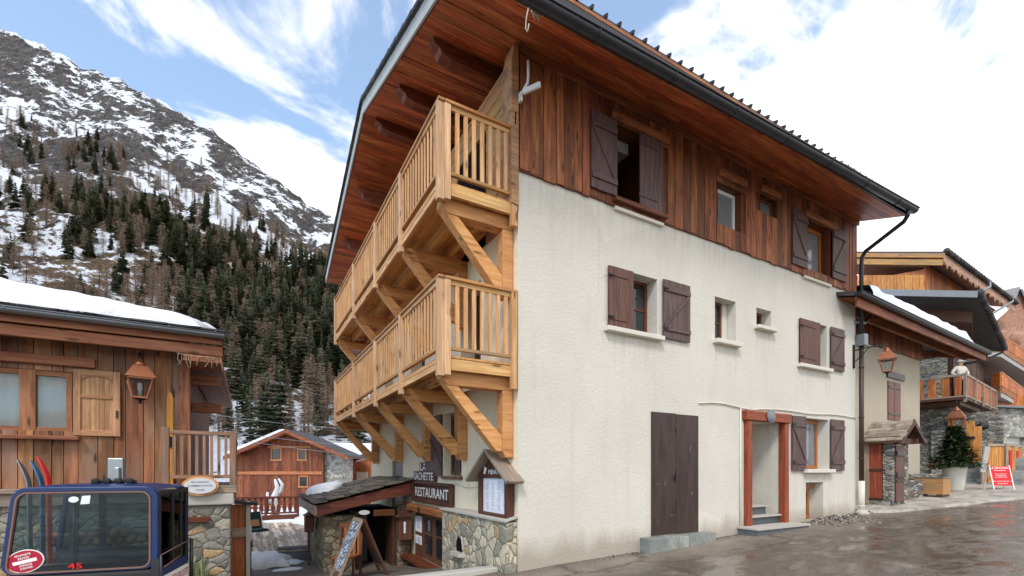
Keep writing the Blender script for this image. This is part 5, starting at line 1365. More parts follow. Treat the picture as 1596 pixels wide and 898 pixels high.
# ------------------------------------------------------------------ RIGHT NEIGHBOUR
nb = thing('neighbour_house', 'low beige plastered house with a snowy roof right of the white house', 'house', (11.0, .55, .45), 3)
g0 = -.45
def NZ(z): return z + g0
hn = [(2.98, 3.97, NZ(3.2), NZ(4.42), .06)]
mb = MB(); wall_front(mb, FV, -1.2, 5.75, -.8, NZ(5.44), hn, .06); mb.add([(5.75, 0, -.8), (5.75, 7, -.8), (5.75, 7, NZ(6.3)), (5.75, 0, NZ(5.6))], [(0, 1, 2, 3)]); mb.build('wall', M['plaster_beige'], nb, local=True)
mb = MB(); boards(mb, lambda a, d, z: Vector((a, -d-.012, z)), -1.2, 5.85, NZ(5.40), NZ(6.35), [], .2, .03, .02); boards(mb, lambda a, d, z: Vector((5.76+d, a, z)), .0, 7, NZ(5.4), NZ(7.0), [], .2, .03); mb.build('cladding', M['clad'], nb, local=True)
mb = MB(); mb.box(-1.2, 5.8, .0, .1, NZ(5.44), NZ(6.4)); mb.build('backing', M['beam_dark'], nb, local=True)
shutter_o = None
mb = MB(); mb.box(2.98, 3.97, -.03, .04, NZ(3.2), NZ(4.42)); shn = mb.build('shutter', M['maroon'], nb, local=True)
mb = MB(); mb.box(3.47, 3.48, -.036, -.029, NZ(3.2), NZ(4.42)); mb.box(3.0, 3.95, -.045, -.0305, NZ(3.35), NZ(3.41)); mb.box(3.0, 3.95, -.045, -.0305, NZ(4.2), NZ(4.26)); mb.build('batten', M['door_brown'], shn, local=True)
mb = MB(); mb.box(2.90, 4.28, -.05, -.001, NZ(4.53), NZ(4.72)); mb.build('lintel', M['door_brown'], nb, local=True)
def nz(y): return NZ(6.03) + .27*(y+.9)
mb = MB(); mb.prism([(-1.6, -.9, nz(-.9)), (-1.6, 6, nz(6)), (-1.6, 6, nz(6)-.10), (-1.6, -.9, nz(-.9)-.10)], (10.9, 0, 0)); nr = mb.build('roof', M['slate_dark'], nb, local=True)
mb = MB(); x = -1.6
mb.box(-1.55, 9.25, -.92, -.87, NZ(5.66), NZ(5.92))
mb.box(-1.5, 9.2, -.40, -.30, NZ(5.78), NZ(5.98)); mb.build('fascia', M['clad'], nr, local=True)
mb = MB(); boards(mb, lambda a, d, z: Vector((a, -.86+z, NZ(5.90)+.27*z-d)), -1.5, 9.2, 0, .86, [], .16, .02); mb.build('soffit', M['clad'], nr, local=True)
mb = MB(); gutter(mb, (-1.7, -.99, NZ(5.97)), (9.3, -.99, NZ(5.95)), .09, (0, 1, 0)); mb.tube([(-1.7, -1.08, NZ(5.975)), (9.3, -1.08, NZ(5.955))], .014, 6); mb.build('gutter', M['gutter'], nr, local=True)
mb = MB(); mb.prism([(9.30, -.95, nz(-.95)-.02), (9.30, 6, nz(6)-.02), (9.30, 6, nz(6)-.32), (9.30, -.95, nz(-.95)-.32)], (.04, 0, 0)); mb.build('verge_board', M['clad'], nr, local=True)
mb = MB(); nu, nv = 60, 14; vs = []
for i in range(nu+1):
    for j in range(nv+1):
        x = -.6+8.5*i/nu; y = -.94+5*(j/nv)**2; e = min(1, j/2.0)*min(1, (nu-i)/4+.05)
        vs.append((x, y+.05*noise.noise(Vector((x*2, 0, 0))), nz(y)+.015+(.36+.06*noise.noise(Vector((x*1.3, y, 2))))*e))
mb.add(vs, [(i*(nv+1)+j, (i+1)*(nv+1)+j, (i+1)*(nv+1)+j+1, i*(nv+1)+j+1) for i in range(nu) for j in range(nv)], None, True)
so = props(mb.build('roof_snow', M['snow'], local=True), 'thin snow lying on the roof of the beige house', 'snow'); so.location = nb.location; so.rotation_euler = nb.rotation_euler

# little porch hut before it
ht = thing('slate_roofed_hut', 'little stone hut with a wood slate gable roof and two brown doors', 'hut', (11.0, .55, .5), 3)
h0 = -.5
mb = MB(); mb.box(1.15, 1.28, -.75, -.50, -.4, h0+2.40); mb.box(1.28, 2.25, -.70, -.01, -.4, h0+2.30); mb.box(1.88, 2.26, -.76, -.701, -.4, h0+2.34); mb.box(1.16, 1.26, -.75, .0, -.4, h0+.72)
mb.build('stone_wall', M['stone_flat'], ht, local=True, bevel=.02)
mb = MB(); mb.box(1.13, 1.20, -.49, -.19, h0+.73, h0+2.42); d1 = mb.build('red_door', M['maroon_red'], ht, local=True)
for a, b in ((1.55, 1.62), (2.34, 2.42), (.73, .78)):
    mb = MB(); mb.box(1.11, 1.129, -.49, -.19, h0+a, h0+b); mb.build('door_rail', M['door_brown'], d1, local=True)
mb = MB(); mb.box(1.12, 1.2, -.19, -.01, h0+.6, h0+2.42); mb.build('door_post', M['grey_wood'], ht, local=True)
mb = MB(); mb.box(1.29, 1.87, -.78, -.72, h0+.68, h0+2.30); d2 = mb.build('plank_door', M['shutter_red'], ht, local=True)
for a, b, c in ((1.38, 1.52, .04), (1.25, 1.31, .02), (2.0, 2.12, .04)):
    mb = MB(); mb.box(1.27, 1.89, -.781-c, -.781, h0+a, h0+b); mb.build('batten', M['door_brown'], d2, local=True)
mb = MB(); mb.box(1.08, 1.20, -.95, -.01, h0+2.421, h0+2.54); mb.box(2.3, 2.42, -.95, -.01, h0+2.36, h0+2.5); mb.box(1.201, 2.3, -.86, -.72, h0+2.345, h0+2.5); mb.build('beam', M['signbrown'], ht, local=True)
HA, HZ = 1.87, 3.02
def hutz(x): return h0+HZ-.66*abs(x-HA)
for sd in (-1, 1):
    mb = MB(); k = 0
    xe = .93 if sd < 0 else 2.78
    rows = 6
    for r_ in range(rows):
        xa = xe + (HA-xe)*r_/rows; xb = xe + (HA-xe)*(r_+1.35)/rows
        if r_ == rows-1: xb = HA
        y = -1.0 + R.uniform(-.04, 0)
        while y < .0:
            w = min(R.uniform(.14, .27), .0-y+.01); dx = R.uniform(-.015, .015)
            mb.prism([(xa+dx, y+.004, hutz(xa+dx)+.035), (xa+dx, y+w-.004, hutz(xa+dx)+.035), (xb, y+w-.004, hutz(xb)+.012), (xb, y+.004, hutz(xb)+.012)], (0, 0, -.028)); y += w
    hr = mb.build('slate_roof', M['slate_tan'], ht, local=True)
    mb = MB(); mb.prism([(xe+.02*-sd, -.98, hutz(xe)-.0), (HA, -.98, h0+HZ+.0), (HA, -.98, h0+HZ-.04), (xe-.0, -.98, hutz(xe)-.05)], (0, .97, 0)); mb.build('sheathing', M['signbrown'], hr, local=True)
    mb = MB(); mb.prism([(xe, -1.03, hutz(xe)+.01), (HA, -1.03, h0+HZ+.02), (HA, -1.03, h0+HZ-.14), (xe+.0, -1.03, hutz(xe)-.12)], (0, .04, 0)); mb.build('barge_board', M['signbrown'], hr, local=True)
mb = MB(); mb.prism([(1.2, -.74, h0+2.4), (2.5, -.74, h0+2.4), (HA, -.74, h0+2.9)], (0, .05, 0)); mb.build('gable', M['signbrown'], ht, local=True)

# low wall, planter, potted fir, wood pile, red sign
mb = MB(); mb.box(15.6, 18.2, .7, 1.3, .4, 1.45); mb.box(14.4, 15.6, .35, .8, .3, 1.25); solo('low_stone_wall', mb, M['stone_flat'], 'low grey stone wall between the hut and the restaurant', 'wall', bevel=.03)
pl = thing('planter_box', 'square yellow-brown wooden planter box on the pavement by the hut', 'planter', (15.85, .22, .74), -92)
mb = MB(); mb.box(-.38, .38, -.26, .26, .06, .58); mb.build('box', M['honey_old'], pl, local=True)
mb = MB(); mb.box(-.40, .40, -.28, .28, .58, .62); mb.build('rim', M['zinc'], pl, local=True); mb = MB(); mb.box(-.36, -.2, -.25, .25, -.06, .06); mb.box(.2, .36, -.25, .25, -.06, .06); mb.build('foot', M['signbrown'], pl, local=True)
pt = thing('potted_fir', 'small green fir tree in a tall white pot by the restaurant steps', 'potted tree', (18.6, .5, .83))
mb = MB(); mb.lathe((0, 0, 0), [(.22, 0), (.25, .05), (.30, .4), (.35, .85), (.36, 1.0), (.32, 1.0), (.30, .93)], 24); mb.build('pot', M['potwhite'], pt, local=True)
def mk_needles(name, c1, c2):
    t = NT(name); t.set(Base_Color=t.ramp(t.island(), [(0, lin(c1)), (1, lin(c2))]), Roughness=.8); t.b.inputs['Specular IOR Level'].default_value = .15; return t.m
M['needle'] = mk_needles('fir_needles', (34, 54, 34), (84, 104, 66))
mb = MB()
for i in range(1500):
    t_ = R.random()**1.15; z = .93+1.38*t_; rmax = .78*(1-t_)**1.05+.04*R.uniform(.5, 2.2); a = R.uniform(0, 6.283); r_ = rmax*R.uniform(.25, 1)
    c = Vector((r_*math.cos(a), r_*math.sin(a), z-.12*r_ + .05*R.uniform(-1, 1))); dv = Vector((math.cos(a), math.sin(a), R.uniform(-.25, .25))).normalized()
    for k in range(3):
        q = c + Vector((R.uniform(-.06, .06), R.uniform(-.06, .06), R.uniform(-.04, .04))); dd = (dv + Vector((R.uniform(-.7, .7), R.uniform(-.7, .7), R.uniform(-.3, .3)))).normalized()
        s = dd.cross(Vector((0, 0, 1))).normalized()*R.uniform(.025, .05); e = q + dd*R.uniform(.14, .28)
        mb.add([q-s, q+s, e+s*.3, e-s*.3], [(0, 1, 2, 3)])
mb.build('crown', M['needle'], pt, local=True); mb = MB(); mb.tube([(0, 0, .9), (0, 0, 2.35)], [.04, .008], 6); mb.build('trunk', M['beam_dark'], pt, local=True)
mb = MB()
for i in range(7): mb.tube([(20.6+.2*i, 1.1, 1.75+.02*i), (20.9+.2*i, 2.0, 1.75)], .11, 8)
solo('log_pile', mb, M['honey_pale'], 'pale cut timber lying behind the potted fir', 'timber')
sn = thing('sandwich_board', 'red sandwich board of a restaurant on white legs on the pavement', 'A-board', (19.9, -.38, .84), -29.6-8); sn.scale = (.74, .74, .86)
mb = MB(); mb.prism([(-.44, -.10, .22), (.44, -.10, .22), (.44, .12, 1.02), (-.44, .12, 1.02)], (0, .02, 0)); pn = mb.build('panel', M['red'], sn, local=True)
upv = Vector((0, .22, .80)).normalized(); nrm_ = Vector((1, 0, 0)).cross(upv); base_ = Vector((0, -.10, .22))
for tx, f, h_, w_ in (('LE BACHAL', .92, .085, .80), ('Restaurant', .79, .05, .50), ('Specialites', .60, .045, .48), ('Savoyardes', .525, .045, .46), ('et Italiennes', .44, .045, .52), ('Tel. 04 79 06 53 11', .22, .045, .80), ('Reservation', .11, .045, .44)):
    lettering(tx, pn, base_ + upv*(f*.83), X, upv, h_, M['letter'], w_, local=True, depth=.006)
for sx_ in (-.43, .43):
    for a, b_ in ((-.17, .13), (.42, .13)):
        mb = MB(); mb.bar((sx_, a, 0.03), (sx_, b_, 1.06), .045, .03, up=(0, 1, 0)); lg = mb.build('leg', M['white'], sn, local=True)
        mb = MB(); mb.box(sx_-.03, sx_+.03, a-.03, a+.03, 0, .05); mb.build('foot', M['rubber'], lg, local=True)

# ------------------------------------------------------------------ stone restaurant with wooden balcony
RO = Vector((23.06, 1.51, .9)); rs = thing('stone_restaurant', 'grey stone house with a rusty wood balcony and a dark roof beyond the beige house', 'restaurant', RO, 7.4)
def Z(z): return z - .9
mb = MB(); mb.box(1.2, 9, .55, 9, -.3, Z(4.55)); mb.box(1.21, 9, 1.9, 9, Z(4.5), Z(8.6)); mb.box(1.0, 1.9, .35, 1.3, -.3, Z(3.6)); mb.build('stone_wall', M['stone_flat'], rs, local=True)
mb = MB(); mb.box(1.12, 1.2, .62, 1.9, Z(4.75), Z(8.6)); boards(mb, lambda a, d, z: Vector((a, .60-d, z)), 1.2, 8.5, Z(4.75), Z(8.2), [], .2, .03); mb.box(1.21, 8.9, .61, 1.88, Z(4.6), Z(8.4)); mb.build('upper_wall', M['signbrown'], rs, local=True)
mb = MB(); mb.box(1.02, 1.11, .75, 3.4, Z(4.75), Z(6.75)); mb.build('upper_stone', M['stone_pale_flat'], rs, local=True)
mb = MB(); mb.box(-.05, 7.7, -.02, 4.5, Z(4.62), Z(4.72)); mb.box(.2, 7.5, .2, 4.2, Z(4.42), Z(4.60)); bl = mb.build('balcony', M['signbrown'], rs, local=True); bl['label'] = 'rusty wooden balcony with plank panels'
mb = MB()
y = .1
while y < 4.4:                                                      # front side: boards with gaps
    w = R.uniform(.22, .3); mb.box(-.03, .0, y, y+w, Z(4.78), Z(5.60)); y += w+.16
x = .08
while x < 7.5: w = R.uniform(.2, .3); mb.box(x, x+w-.01, -.03, .0, Z(4.78), Z(5.62)); x += w
mb.build('panel_boards', M['rust_wood'], bl, local=True)
mb = MB(); mb.box(-.06, .04, -.05, 4.5, Z(5.62), Z(5.72)); mb.box(.041, 7.65, -.06, .04, Z(5.62), Z(5.72)); mb.box(-.05, .03, .0, 4.5, Z(4.73), Z(4.79)); mb.box(.05, 7.65, -.05, .03, Z(4.73), Z(4.79)); mb.box(-.05, .05, -.05, .05, Z(4.5), Z(5.75)); mb.build('rail', M['grey_wood'], bl, local=True)
for x in (1.8, 3.6, 5.4, 7.2): 
    mb = MB(); mb.box(x, x+.08, -.09, -.03, Z(4.6), Z(5.70)); mb.build('post', M['grey_wood'], bl, local=True)
# doors and frames on the stone wall
mb = MB(); mb.box(.93, 1.0, .42, .72, Z(2.2), Z(3.9)); mb.box(1.0, 1.18, -.12, .12, Z(1.9), Z(3.75)); mb.box(1.12, 1.18, -.35, -.1, Z(1.9), Z(3.5)); mb.build('wooden_door', M['orange_wood'], rs, local=True)
mb = MB(); mb.box(.8, 1.3, -.15, .45, Z(2.95), Z(3.05)); mb.build('sign_board', M['black'], rs, local=True)
mb = MB(); mb.box(3.2, 3.5, -.75, .54, Z(1.0), Z(4.3)); mb.build('porch_wall', M['stone_flat'], rs, local=True)
# roof
A, B, C_, = P(1325, 455, 19.3), P(1523, 459, 18.6), P(1564, 548, 22.6)
dv = C_ - B; mb = MB(); mb.prism([A, B, C_, A+dv], (0, 0, .12)); rr2 = mb.build('roof', M['slate_dark'], rs, local=False)
rr2.matrix_parent_inverse = (Matrix.Translation(RO) @ Matrix.Rotation(rad(7.4), 4, 'Z')).inverted() @ Matrix.Translation(RO)
mb = MB(); n = 16
for i in range(n):
    p, q = B + dv*(i/n), B + dv*((i+.9)/n); mb.tube([p + Vector((.05, -.05, .1)), q + Vector((.05, -.05, .1))], [.13, .10], 8)
o = mb.build('ridge_tile', M['slate_dark'], rs); o.matrix_parent_inverse = rr2.matrix_parent_inverse
mb = MB(); mb.bar(A + Vector((0, 0, .0)), B + Vector((0, 0, .0)), .06, .26); o = mb.build('fascia', M['zinc'], rs); o.matrix_parent_inverse = rr2.matrix_parent_inverse
mb = MB(); mb.tube([B + dv + Vector((-.1, 0, -.05)), B + dv*.98 + Vector((-1.0, .4, -.5)), B + dv*.9 + Vector((-2.2, .9, -.95))], .05, 8); o = mb.build('downpipe', M['black'], rs); o.matrix_parent_inverse = rr2.matrix_parent_inverse
mb = MB(); u = .0
w0 = A + Vector((.6, .9, -.1)); mb.prism([A + dv*.25, B + dv*.25 - (B-A)*.1, B + dv*.9 - (B-A)*.25, A + dv*.9], (0, 0, -.5)); o = mb.build('gable_infill', M['signbrown'], rs); o.matrix_parent_inverse = rr2.matrix_parent_inverse
# street lantern by the restaurant door, hanging from the balcony corner
l3 = thing('wall_lantern', 'copper lantern hanging under the rusty balcony of the stone restaurant', 'lantern', P(1491, 676, 19.4), 10)
lantern_parts(l3, M['copper'], s=1.55); mb = MB(); mb.tube([(0, 0, 1.1), (0, 0, 1.5)], .015, 6); mb.build('bracket_arm', M['black'], l3, local=True)
l4 = thing('hanging_lamp', 'black hanging lamp under the covered entrance of the restaurant', 'lamp', P(1530, 672, 22), 0)
mb = MB(); mb.lathe((0, 0, 0), [(.06, 0), (.28, .08), (.34, .2), (.2, .34), (.12, .5), (.05, .55)], 14); mb.tube([(0, 0, .5), (0, 0, 1.6)], .03, 6); mb.build('shade', M['black'], l4, local=True)
# steps and timber screens
stp = thing('stone_steps', 'grey stone steps leading up to the restaurant door', 'steps', (22.9, 1.2, .9), 7.4)
mb = MB()
for i in range(7): mb.box(-.2+.28*i, 1.9+.28*i, -1.4, .3, -.1, .17*(i+1))
mb.build('flight', M['step_slab'], stp, local=True)
sc = thing('timber_screen', 'orange timber screen with a pale handrail beside the restaurant steps', 'screen', P(1530, 757, 19.2), -29.6)
mb = MB()
for i in range(8): mb.box(.25+.14*i, .38+.14*i, -.02, .04, .0, 1.6+.04*(i % 2))
sp_ = mb.build('panel', M['orange_wood'], sc, local=True); mb = MB(); mb.prism([(-.10, -.06, .55), (.12, -.06, .55), (.30, -.06, 1.6), (.08, -.06, 1.6)], (0, .05, 0)); mb.build('pale_board', M['concrete'], sc, local=True)
mb = MB(); mb.box(-.05, .15, -.05, .02, 0, .55); mb.box(.9, 1.05, -.09, -.021, .2, 1.7); mb.box(.2, 1.45, -.06, .0, 1.62, 1.72); mb.build('frame', M['grey_wood'], sc, local=True)
mb = MB(); mb.box(1.02, 1.12, -.12, -.09, .35, 1.45); mb.build('red_strip', M['red'], sc, local=True)
sc2 = copy_tree(sc); sc2['label'] = 'farther timber screen to the right of the restaurant steps'; sc2.location = P(1548, 750, 22.5)
sc['group'] = sc2['group'] = 'timber screens by the restaurant steps'

# person on the balcony, seen from behind
def skin_mesh(name, joints, edges, mat, parent=None, sub=2):
    me = bpy.data.meshes.new(name); me.from_pydata([j[0] for j in joints], edges, []); o = bpy.data.objects.new(name, me); COL.objects.link(o)
    m = o.modifiers.new('skin', 'SKIN'); m.use_smooth_shade = True
    sk = me.skin_vertices[0].data if me.skin_vertices else None
    if sk is None:
        bm = bmesh.new(); bm.from_mesh(me); bm.verts.layers.skin.verify(); bm.to_mesh(me); bm.free(); sk = me.skin_vertices[0].data
    for i, j in enumerate(joints): sk[i].radius = (j[1], j[2] if len(j) > 2 else j[1]); sk[i].use_root = (i == 0)
    s = o.modifiers.new('sub', 'SUBSURF'); s.levels = sub; s.render_levels = sub
    me.materials.append(mat); o.parent = parent; return o
pp = P(1497, 625, 20.9); pr = thing('person', 'person in a pale hooded top and white cap seen from behind at the balcony rail', 'person', (pp.x, pp.y, 4.72), -29.6)
J = [((0, 0, .95), .13, .10), ((0, .02, 1.15), .13, .10), ((0, .02, 1.38), .16, .10), ((0, .0, 1.50), .055), ((0, -.01, 1.58), .075, .085), ((0, -.02, 1.70), .08, .095),
     ((-.19, .02, 1.42), .055), ((-.36, .03, 1.20), .045), ((-.20, -.08, 1.02), .032), ((-.14, -.13, 1.0), .03),
     ((.19, .02, 1.42), .055), ((.36, .03, 1.20), .045), ((.20, -.08, 1.02), .032), ((.14, -.13, 1.0), .03),
     ((-.10, 0, .88), .09), ((-.11, -.02, .48), .06), ((-.11, .03, .06), .04), ((-.11, -.12, .03), .035),
     ((.10, 0, .88), .09), ((.11, -.02, .48), .06), ((.11, .03, .06), .04), ((.11, -.12, .03), .035)]
Eg = [(0, 1), (1, 2), (2, 3), (3, 4), (4, 5), (2, 6), (6, 7), (7, 8), (8, 9), (2, 10), (10, 11), (11, 12), (12, 13), (0, 14), (14, 15), (15, 16), (16, 17), (0, 18), (18, 19), (19, 20), (20, 21)]
skin_mesh('body', J, Eg, M['skin'], pr)
skin_mesh('hooded_top', [((0, .0, .93), .18, .14), ((0, .02, 1.15), .175, .135), ((0, .02, 1.40), .20, .135), ((0, -.03, 1.50), .11, .10), ((-.20, .02, 1.42), .08), ((-.37, .03, 1.20), .066), ((-.21, -.07, 1.03), .052), ((.20, .02, 1.42), .08), ((.37, .03, 1.20), .066), ((.21, -.07, 1.03), .052)],
          [(0, 1), (1, 2), (2, 3), (2, 4), (4, 5), (5, 6), (2, 7), (7, 8), (8, 9)], M['hoodie'], pr)
skin_mesh('trousers', [((0, 0, .92), .15, .12), ((-.10, 0, .84), .105), ((-.11, -.02, .48), .08), ((-.11, .03, .10), .065), ((.10, 0, .84), .105), ((.11, -.02, .48), .08), ((.11, .03, .10), .065)], [(0, 1), (1, 2), (2, 3), (0, 4), (4, 5), (5, 6)], M['trousers'], pr)
mb = MB(); mb.ico((0, -.01, 1.73), .12, 2, 0, (1, 1.1, .75)); mb.prism([(-.08, -.10, 1.71), (.08, -.10, 1.71), (.06, -.22, 1.68), (-.06, -.22, 1.68)], (0, 0, .015)); cp = mb.build('cap', M['white'], pr, local=True)
mb = MB(); mb.tube([(.125*math.cos(a), .0+.135*math.sin(a), 1.70) for a in [rad(20+10*i) for i in range(15)]], .022, 6); mb.build('goggle_strap', M['bluegrey'], cp, local=True)

# ------------------------------------------------------------------ big orange chalet behind and balconies at the right edge
oc = thing('large_chalet', 'large orange boarded chalet with a carved fretwork eave behind the restaurant', 'chalet', (0, 0, 0))
A, B, C_ = P(1300, 392, 27.2), P(1472, 392, 24.5), P(1583, 474, 32.5); dv = C_-B
mb = MB(); mb.prism([A, B, C_, A+dv], (0, 0, -.10)); orf = mb.build('roof', M['slate_dark'], oc)
mb = MB(); mb.bar(A + Vector((0, 0, -.22)), B + Vector((0, 0, -.22)), .08, .22); mb.bar(A + Vector((0.05, 0.05, -.55)), B + Vector((.05, .05, -.55)), .08, .30); mb.build('verge_board', M['orange_pale'] if 'orange_pale' in M else M['honey_old'], orf)
mb = MB()
n = 42; dn = dv.normalized()
for i in range(n):
    p = B + dv*(i/n) + Vector((0, 0, -.12)); q = B + dv*((i+1)/n) + Vector((0, 0, -.12)); dpth = .55+.16*math.sin(i*1.0)*(1 if i % 2 else -.6)
    mb.prism([p, q, q + Vector((0, 0, -.42)), (p+q)/2 + Vector((0, 0, -dpth)), p + Vector((0, 0, -.42))], (-.03, .03, 0))
mb.build('fretwork', M['pink_wood'], orf)
mb = MB()
for i in range(30):
    p = B + dv*(i/30); mb.tube([p + Vector((.06, -.06, .03)), p + dv*.03 + Vector((.06, -.06, .03))], [.15, .12], 8)
mb.build('edge_tile', M['slate_dark'], orf)
mb = MB(); A2 = A + dv*.06 + Vector((0, 0, -.5)); B2 = B + (A-B)*.20 + dv*.06 + Vector((0, 0, -.5)); mb.prism([A2, B2, B2 + dv*.95, A2 + dv*.95], (0, 0, -.14)); mb.prism([B + dv*.03 + Vector((0, 0, -.16)), B + (A-B)*.25 + dv*.03 + Vector((0, 0, -.16)), B + (A-B)*.25 + dv + Vector((0, 0, -.16)), C_ + Vector((0, 0, -.16))], (0, 0, -.08)); mb.build('soffit', M['pink_wood'], orf)
wa, wb = P(1300, 440, 27.45), P(1441, 440, 25.15); wdir = (wb-wa).normalized(); wl = (wb-wa).length; wn_ = Vector((wdir.y, -wdir.x, 0))
mb = MB(); boards(mb, lambda a, d, z: Vector((wa.x, wa.y, 0)) + wdir*a + wn_*d + Vector((0, 0, z)), 0, wl, 3, 13.0, [], .17, .03)
mb.build('gable_wall', M['orange_wood'], oc)
mb = MB(); q0 = Vector((wb.x, wb.y, 0)); dh = Vector((dv.x, dv.y, 0)).normalized(); nh = Vector((dh.y, -dh.x, 0))
boards(mb, lambda a, d, z: q0 + dh*a + nh*d + Vector((0, 0, z)), 0, 13, 3, 12.6, [], .2, .03); mb.prism([q0 + Vector((0, 0, 3)) - nh*.02, q0 + dh*13 + Vector((0, 0, 3)) - nh*.02, q0 + dh*13 - wdir*8 + Vector((0, 0, 3)), Vector((wa.x, wa.y, 3)) - wn_*.02], (0, 0, 9.4)); mb.build('side_wall', M['rust_wood'], oc)
for p, q in ((P(1543, 447, 27), P(1522, 460, 26.6)), (P(1578, 470, 31.5), P(1546, 489, 30))):
    mb = MB(); mb.tube([p + Vector((0, 0, .4)), p, q], .07, 8); mb.build('drain_pipe', M['zinc'], oc)
# far gable on the right
fg = thing('far_gable_house', 'pinkish timber gable with a pale roof at the right edge', 'house', (0, 0, 0))
a, b_, c, d_ = P(1566, 458, 33), P(1590, 450, 34), P(1610, 490, 33), P(1640, 560, 33)
mb = MB(); mb.prism([P(1578, 478, 33.5), P(1590, 452, 33.5), P(1625, 520, 33.5), P(1625, 560, 33.5), P(1540, 512, 33.5)], Vector((.87, .49, 0))*.6); mb.build('gable', M['pink_wood'], fg)
mb = MB(); mb.prism([P(1560, 456, 38), P(1590, 450, 33.2), P(1578, 480, 33.2), P(1552, 474, 38)], (0, 0, .15)); mb.prism([P(1590, 450, 33.2), P(1594, 450, 33.2), P(1632, 522, 33.2), P(1628, 526, 33.2)], (.6, .34, 0)); mb.build('roof', M['zinc'], fg)
mb = MB(); mb.prism([P(1535, 512, 33), P(1600, 516, 33), P(1610, 522, 31), P(1560, 520, 31)], (0, 0, -.2)); mb.bar(P(1545, 545, 30), P(1580, 512, 31), .2, .25); mb.build('brace', M['pink_wood'], fg)

def right_balcony(name_label, tl, tc, tr_, bl_, bc, br_, Y0, Y1, Y2, slab):
    t = thing('apartment_balcony', name_label, 'balcony', (0, 0, 0), 0, 'orange wood balconies at the right edge')
    a0, a1, a2 = P(*tl, Y0), P(*tc, Y1), P(*tr_, Y2); b0, b1, b2 = P(*bl_, Y0), P(*bc, Y1), P(*br_, Y2)
    mb = MB()
    for p, q, r_, s in ((a0, a1, b0, b1), (a1, a2, b1, b2)):
        L_ = (q-p).length; n = max(2, int(L_/.22))
        for i in range(n):
            f, g = i/n+.01/n, (i+1)/n-.02/n
            t0, t1 = p.lerp(q, f), p.lerp(q, g); u0, u1 = r_.lerp(s, f), r_.lerp(s, g)
            nn = (q-p).cross(Vector((0, 0, 1))).normalized()*.04
            mb.prism([t0, t1, u1.lerp(t1, .32), u0.lerp(t0, .32)], nn)
    mb.build('panel', M['orange_rust'], t)
    mb = MB()
    for p, q, r_, s in ((a0, a1, b0, b1), (a1, a2, b1, b2)):
        mb.bar(p, q, .1, .1)
        for k in (.04, .14, .24): mb.bar(r_.lerp(p, k), s.lerp(q, k), .08, .07)
    mb.build('rail', M['red_chalet_trim'], t)
    mb = MB(); mb.prism([b0, b1, b2, b2 + Vector(slab), b0 + Vector(slab)], (0, 0, -.25)); mb.build('floor_slab', M['slabgrey'], t)
    return t
M['orange_rust'] = wood('orange_rust_boards', (176, 92, 44), (206, 122, 66), isl=.25, grain=10)
right_balcony('upper orange wood balcony with a grey slab at the right edge', (1505, 520), (1560, 523), (1640, 577), (1505, 548), (1559, 548), (1640, 600), 24.5, 24, 31, (-4.0, 7.0, 0))
right_balcony('lower orange wood balcony with a grey slab at the right edge', (1546, 583), (1560, 581), (1640, 640), (1546, 611), (1560, 611), (1640, 655), 24.8, 24.3, 32, (-2.0, 6.0, 0))
mb = MB(); mb.prism([P(1515, 575, 25.5), P(1546, 578, 25.5), P(1546, 640, 25.5), P(1515, 640, 25.5)], Vector((.49, .87, 0))*2); solo('timber_bay', mb, M['signbrown'], 'dark timber bay beside the lower orange balcony', 'bay')
apt = thing('apartment_wing', 'grey rubble stone wing with dark openings at the right edge', 'building', P(1560, 742, 25.5) * 1, -29.6+14)
apt.location.z = 1.2; s_ = 25.5/728
mb = MB()
mb.box(-1.7, 3.5, 0, .5, 2.2, 3.75); mb.box(-.3, .45, -.02, .5, 0, 2.2); mb.box(2.2, 3.5, -.02, .5, 0, 2.2); mb.box(-1.7, -1.2, 0, .5, 0, 2.2); mb.box(.451, 2.2, 0, .3, 0, .55); mb.build('stone_wall', M['stone_pale'], apt, local=True, bevel=.02)
mb = MB(); mb.box(-1.2, -.3, .4, .5, 0, 2.2); mb.build('opening', M['dark'], apt, local=True)
mb = MB(); mb.box(.45, 2.2, .4, .5, .5, 2.2); mb.build('white_blind', M['white'], apt, local=True)
mb = MB(); mb.box(-1.9, 3.6, -.35, .6, 3.76, 3.86); mb.build('flat_roof', M['zinc'], apt, local=True)
mb = MB(); boards(mb, lambda a_, d, z: Vector((a_, .1-d, z)), -1.2, 3.5, 3.87, 4.5, [], .2, .03); mb.build('parapet', M['orange_rust'], apt, local=True)
mb = MB(); mb.box(.5, 1.0, -.9, -.3, .3, .38); mb.bar((.5, -.6, .38), (.3, -.6, .8), .5, .05); mb.tube([(.5, -.85, 0), (1.0, -.85, .32)], .02, 6); mb.tube([(1.0, -.85, 0), (.5, -.85, .32)], .02, 6); 
solo_o = mb.build('deck_chair', M['white'], local=True); solo_o.location = apt.location; solo_o.rotation_euler = apt.rotation_euler; props(solo_o, 'folding deck chair before the grey stone wing', 'deck chair')

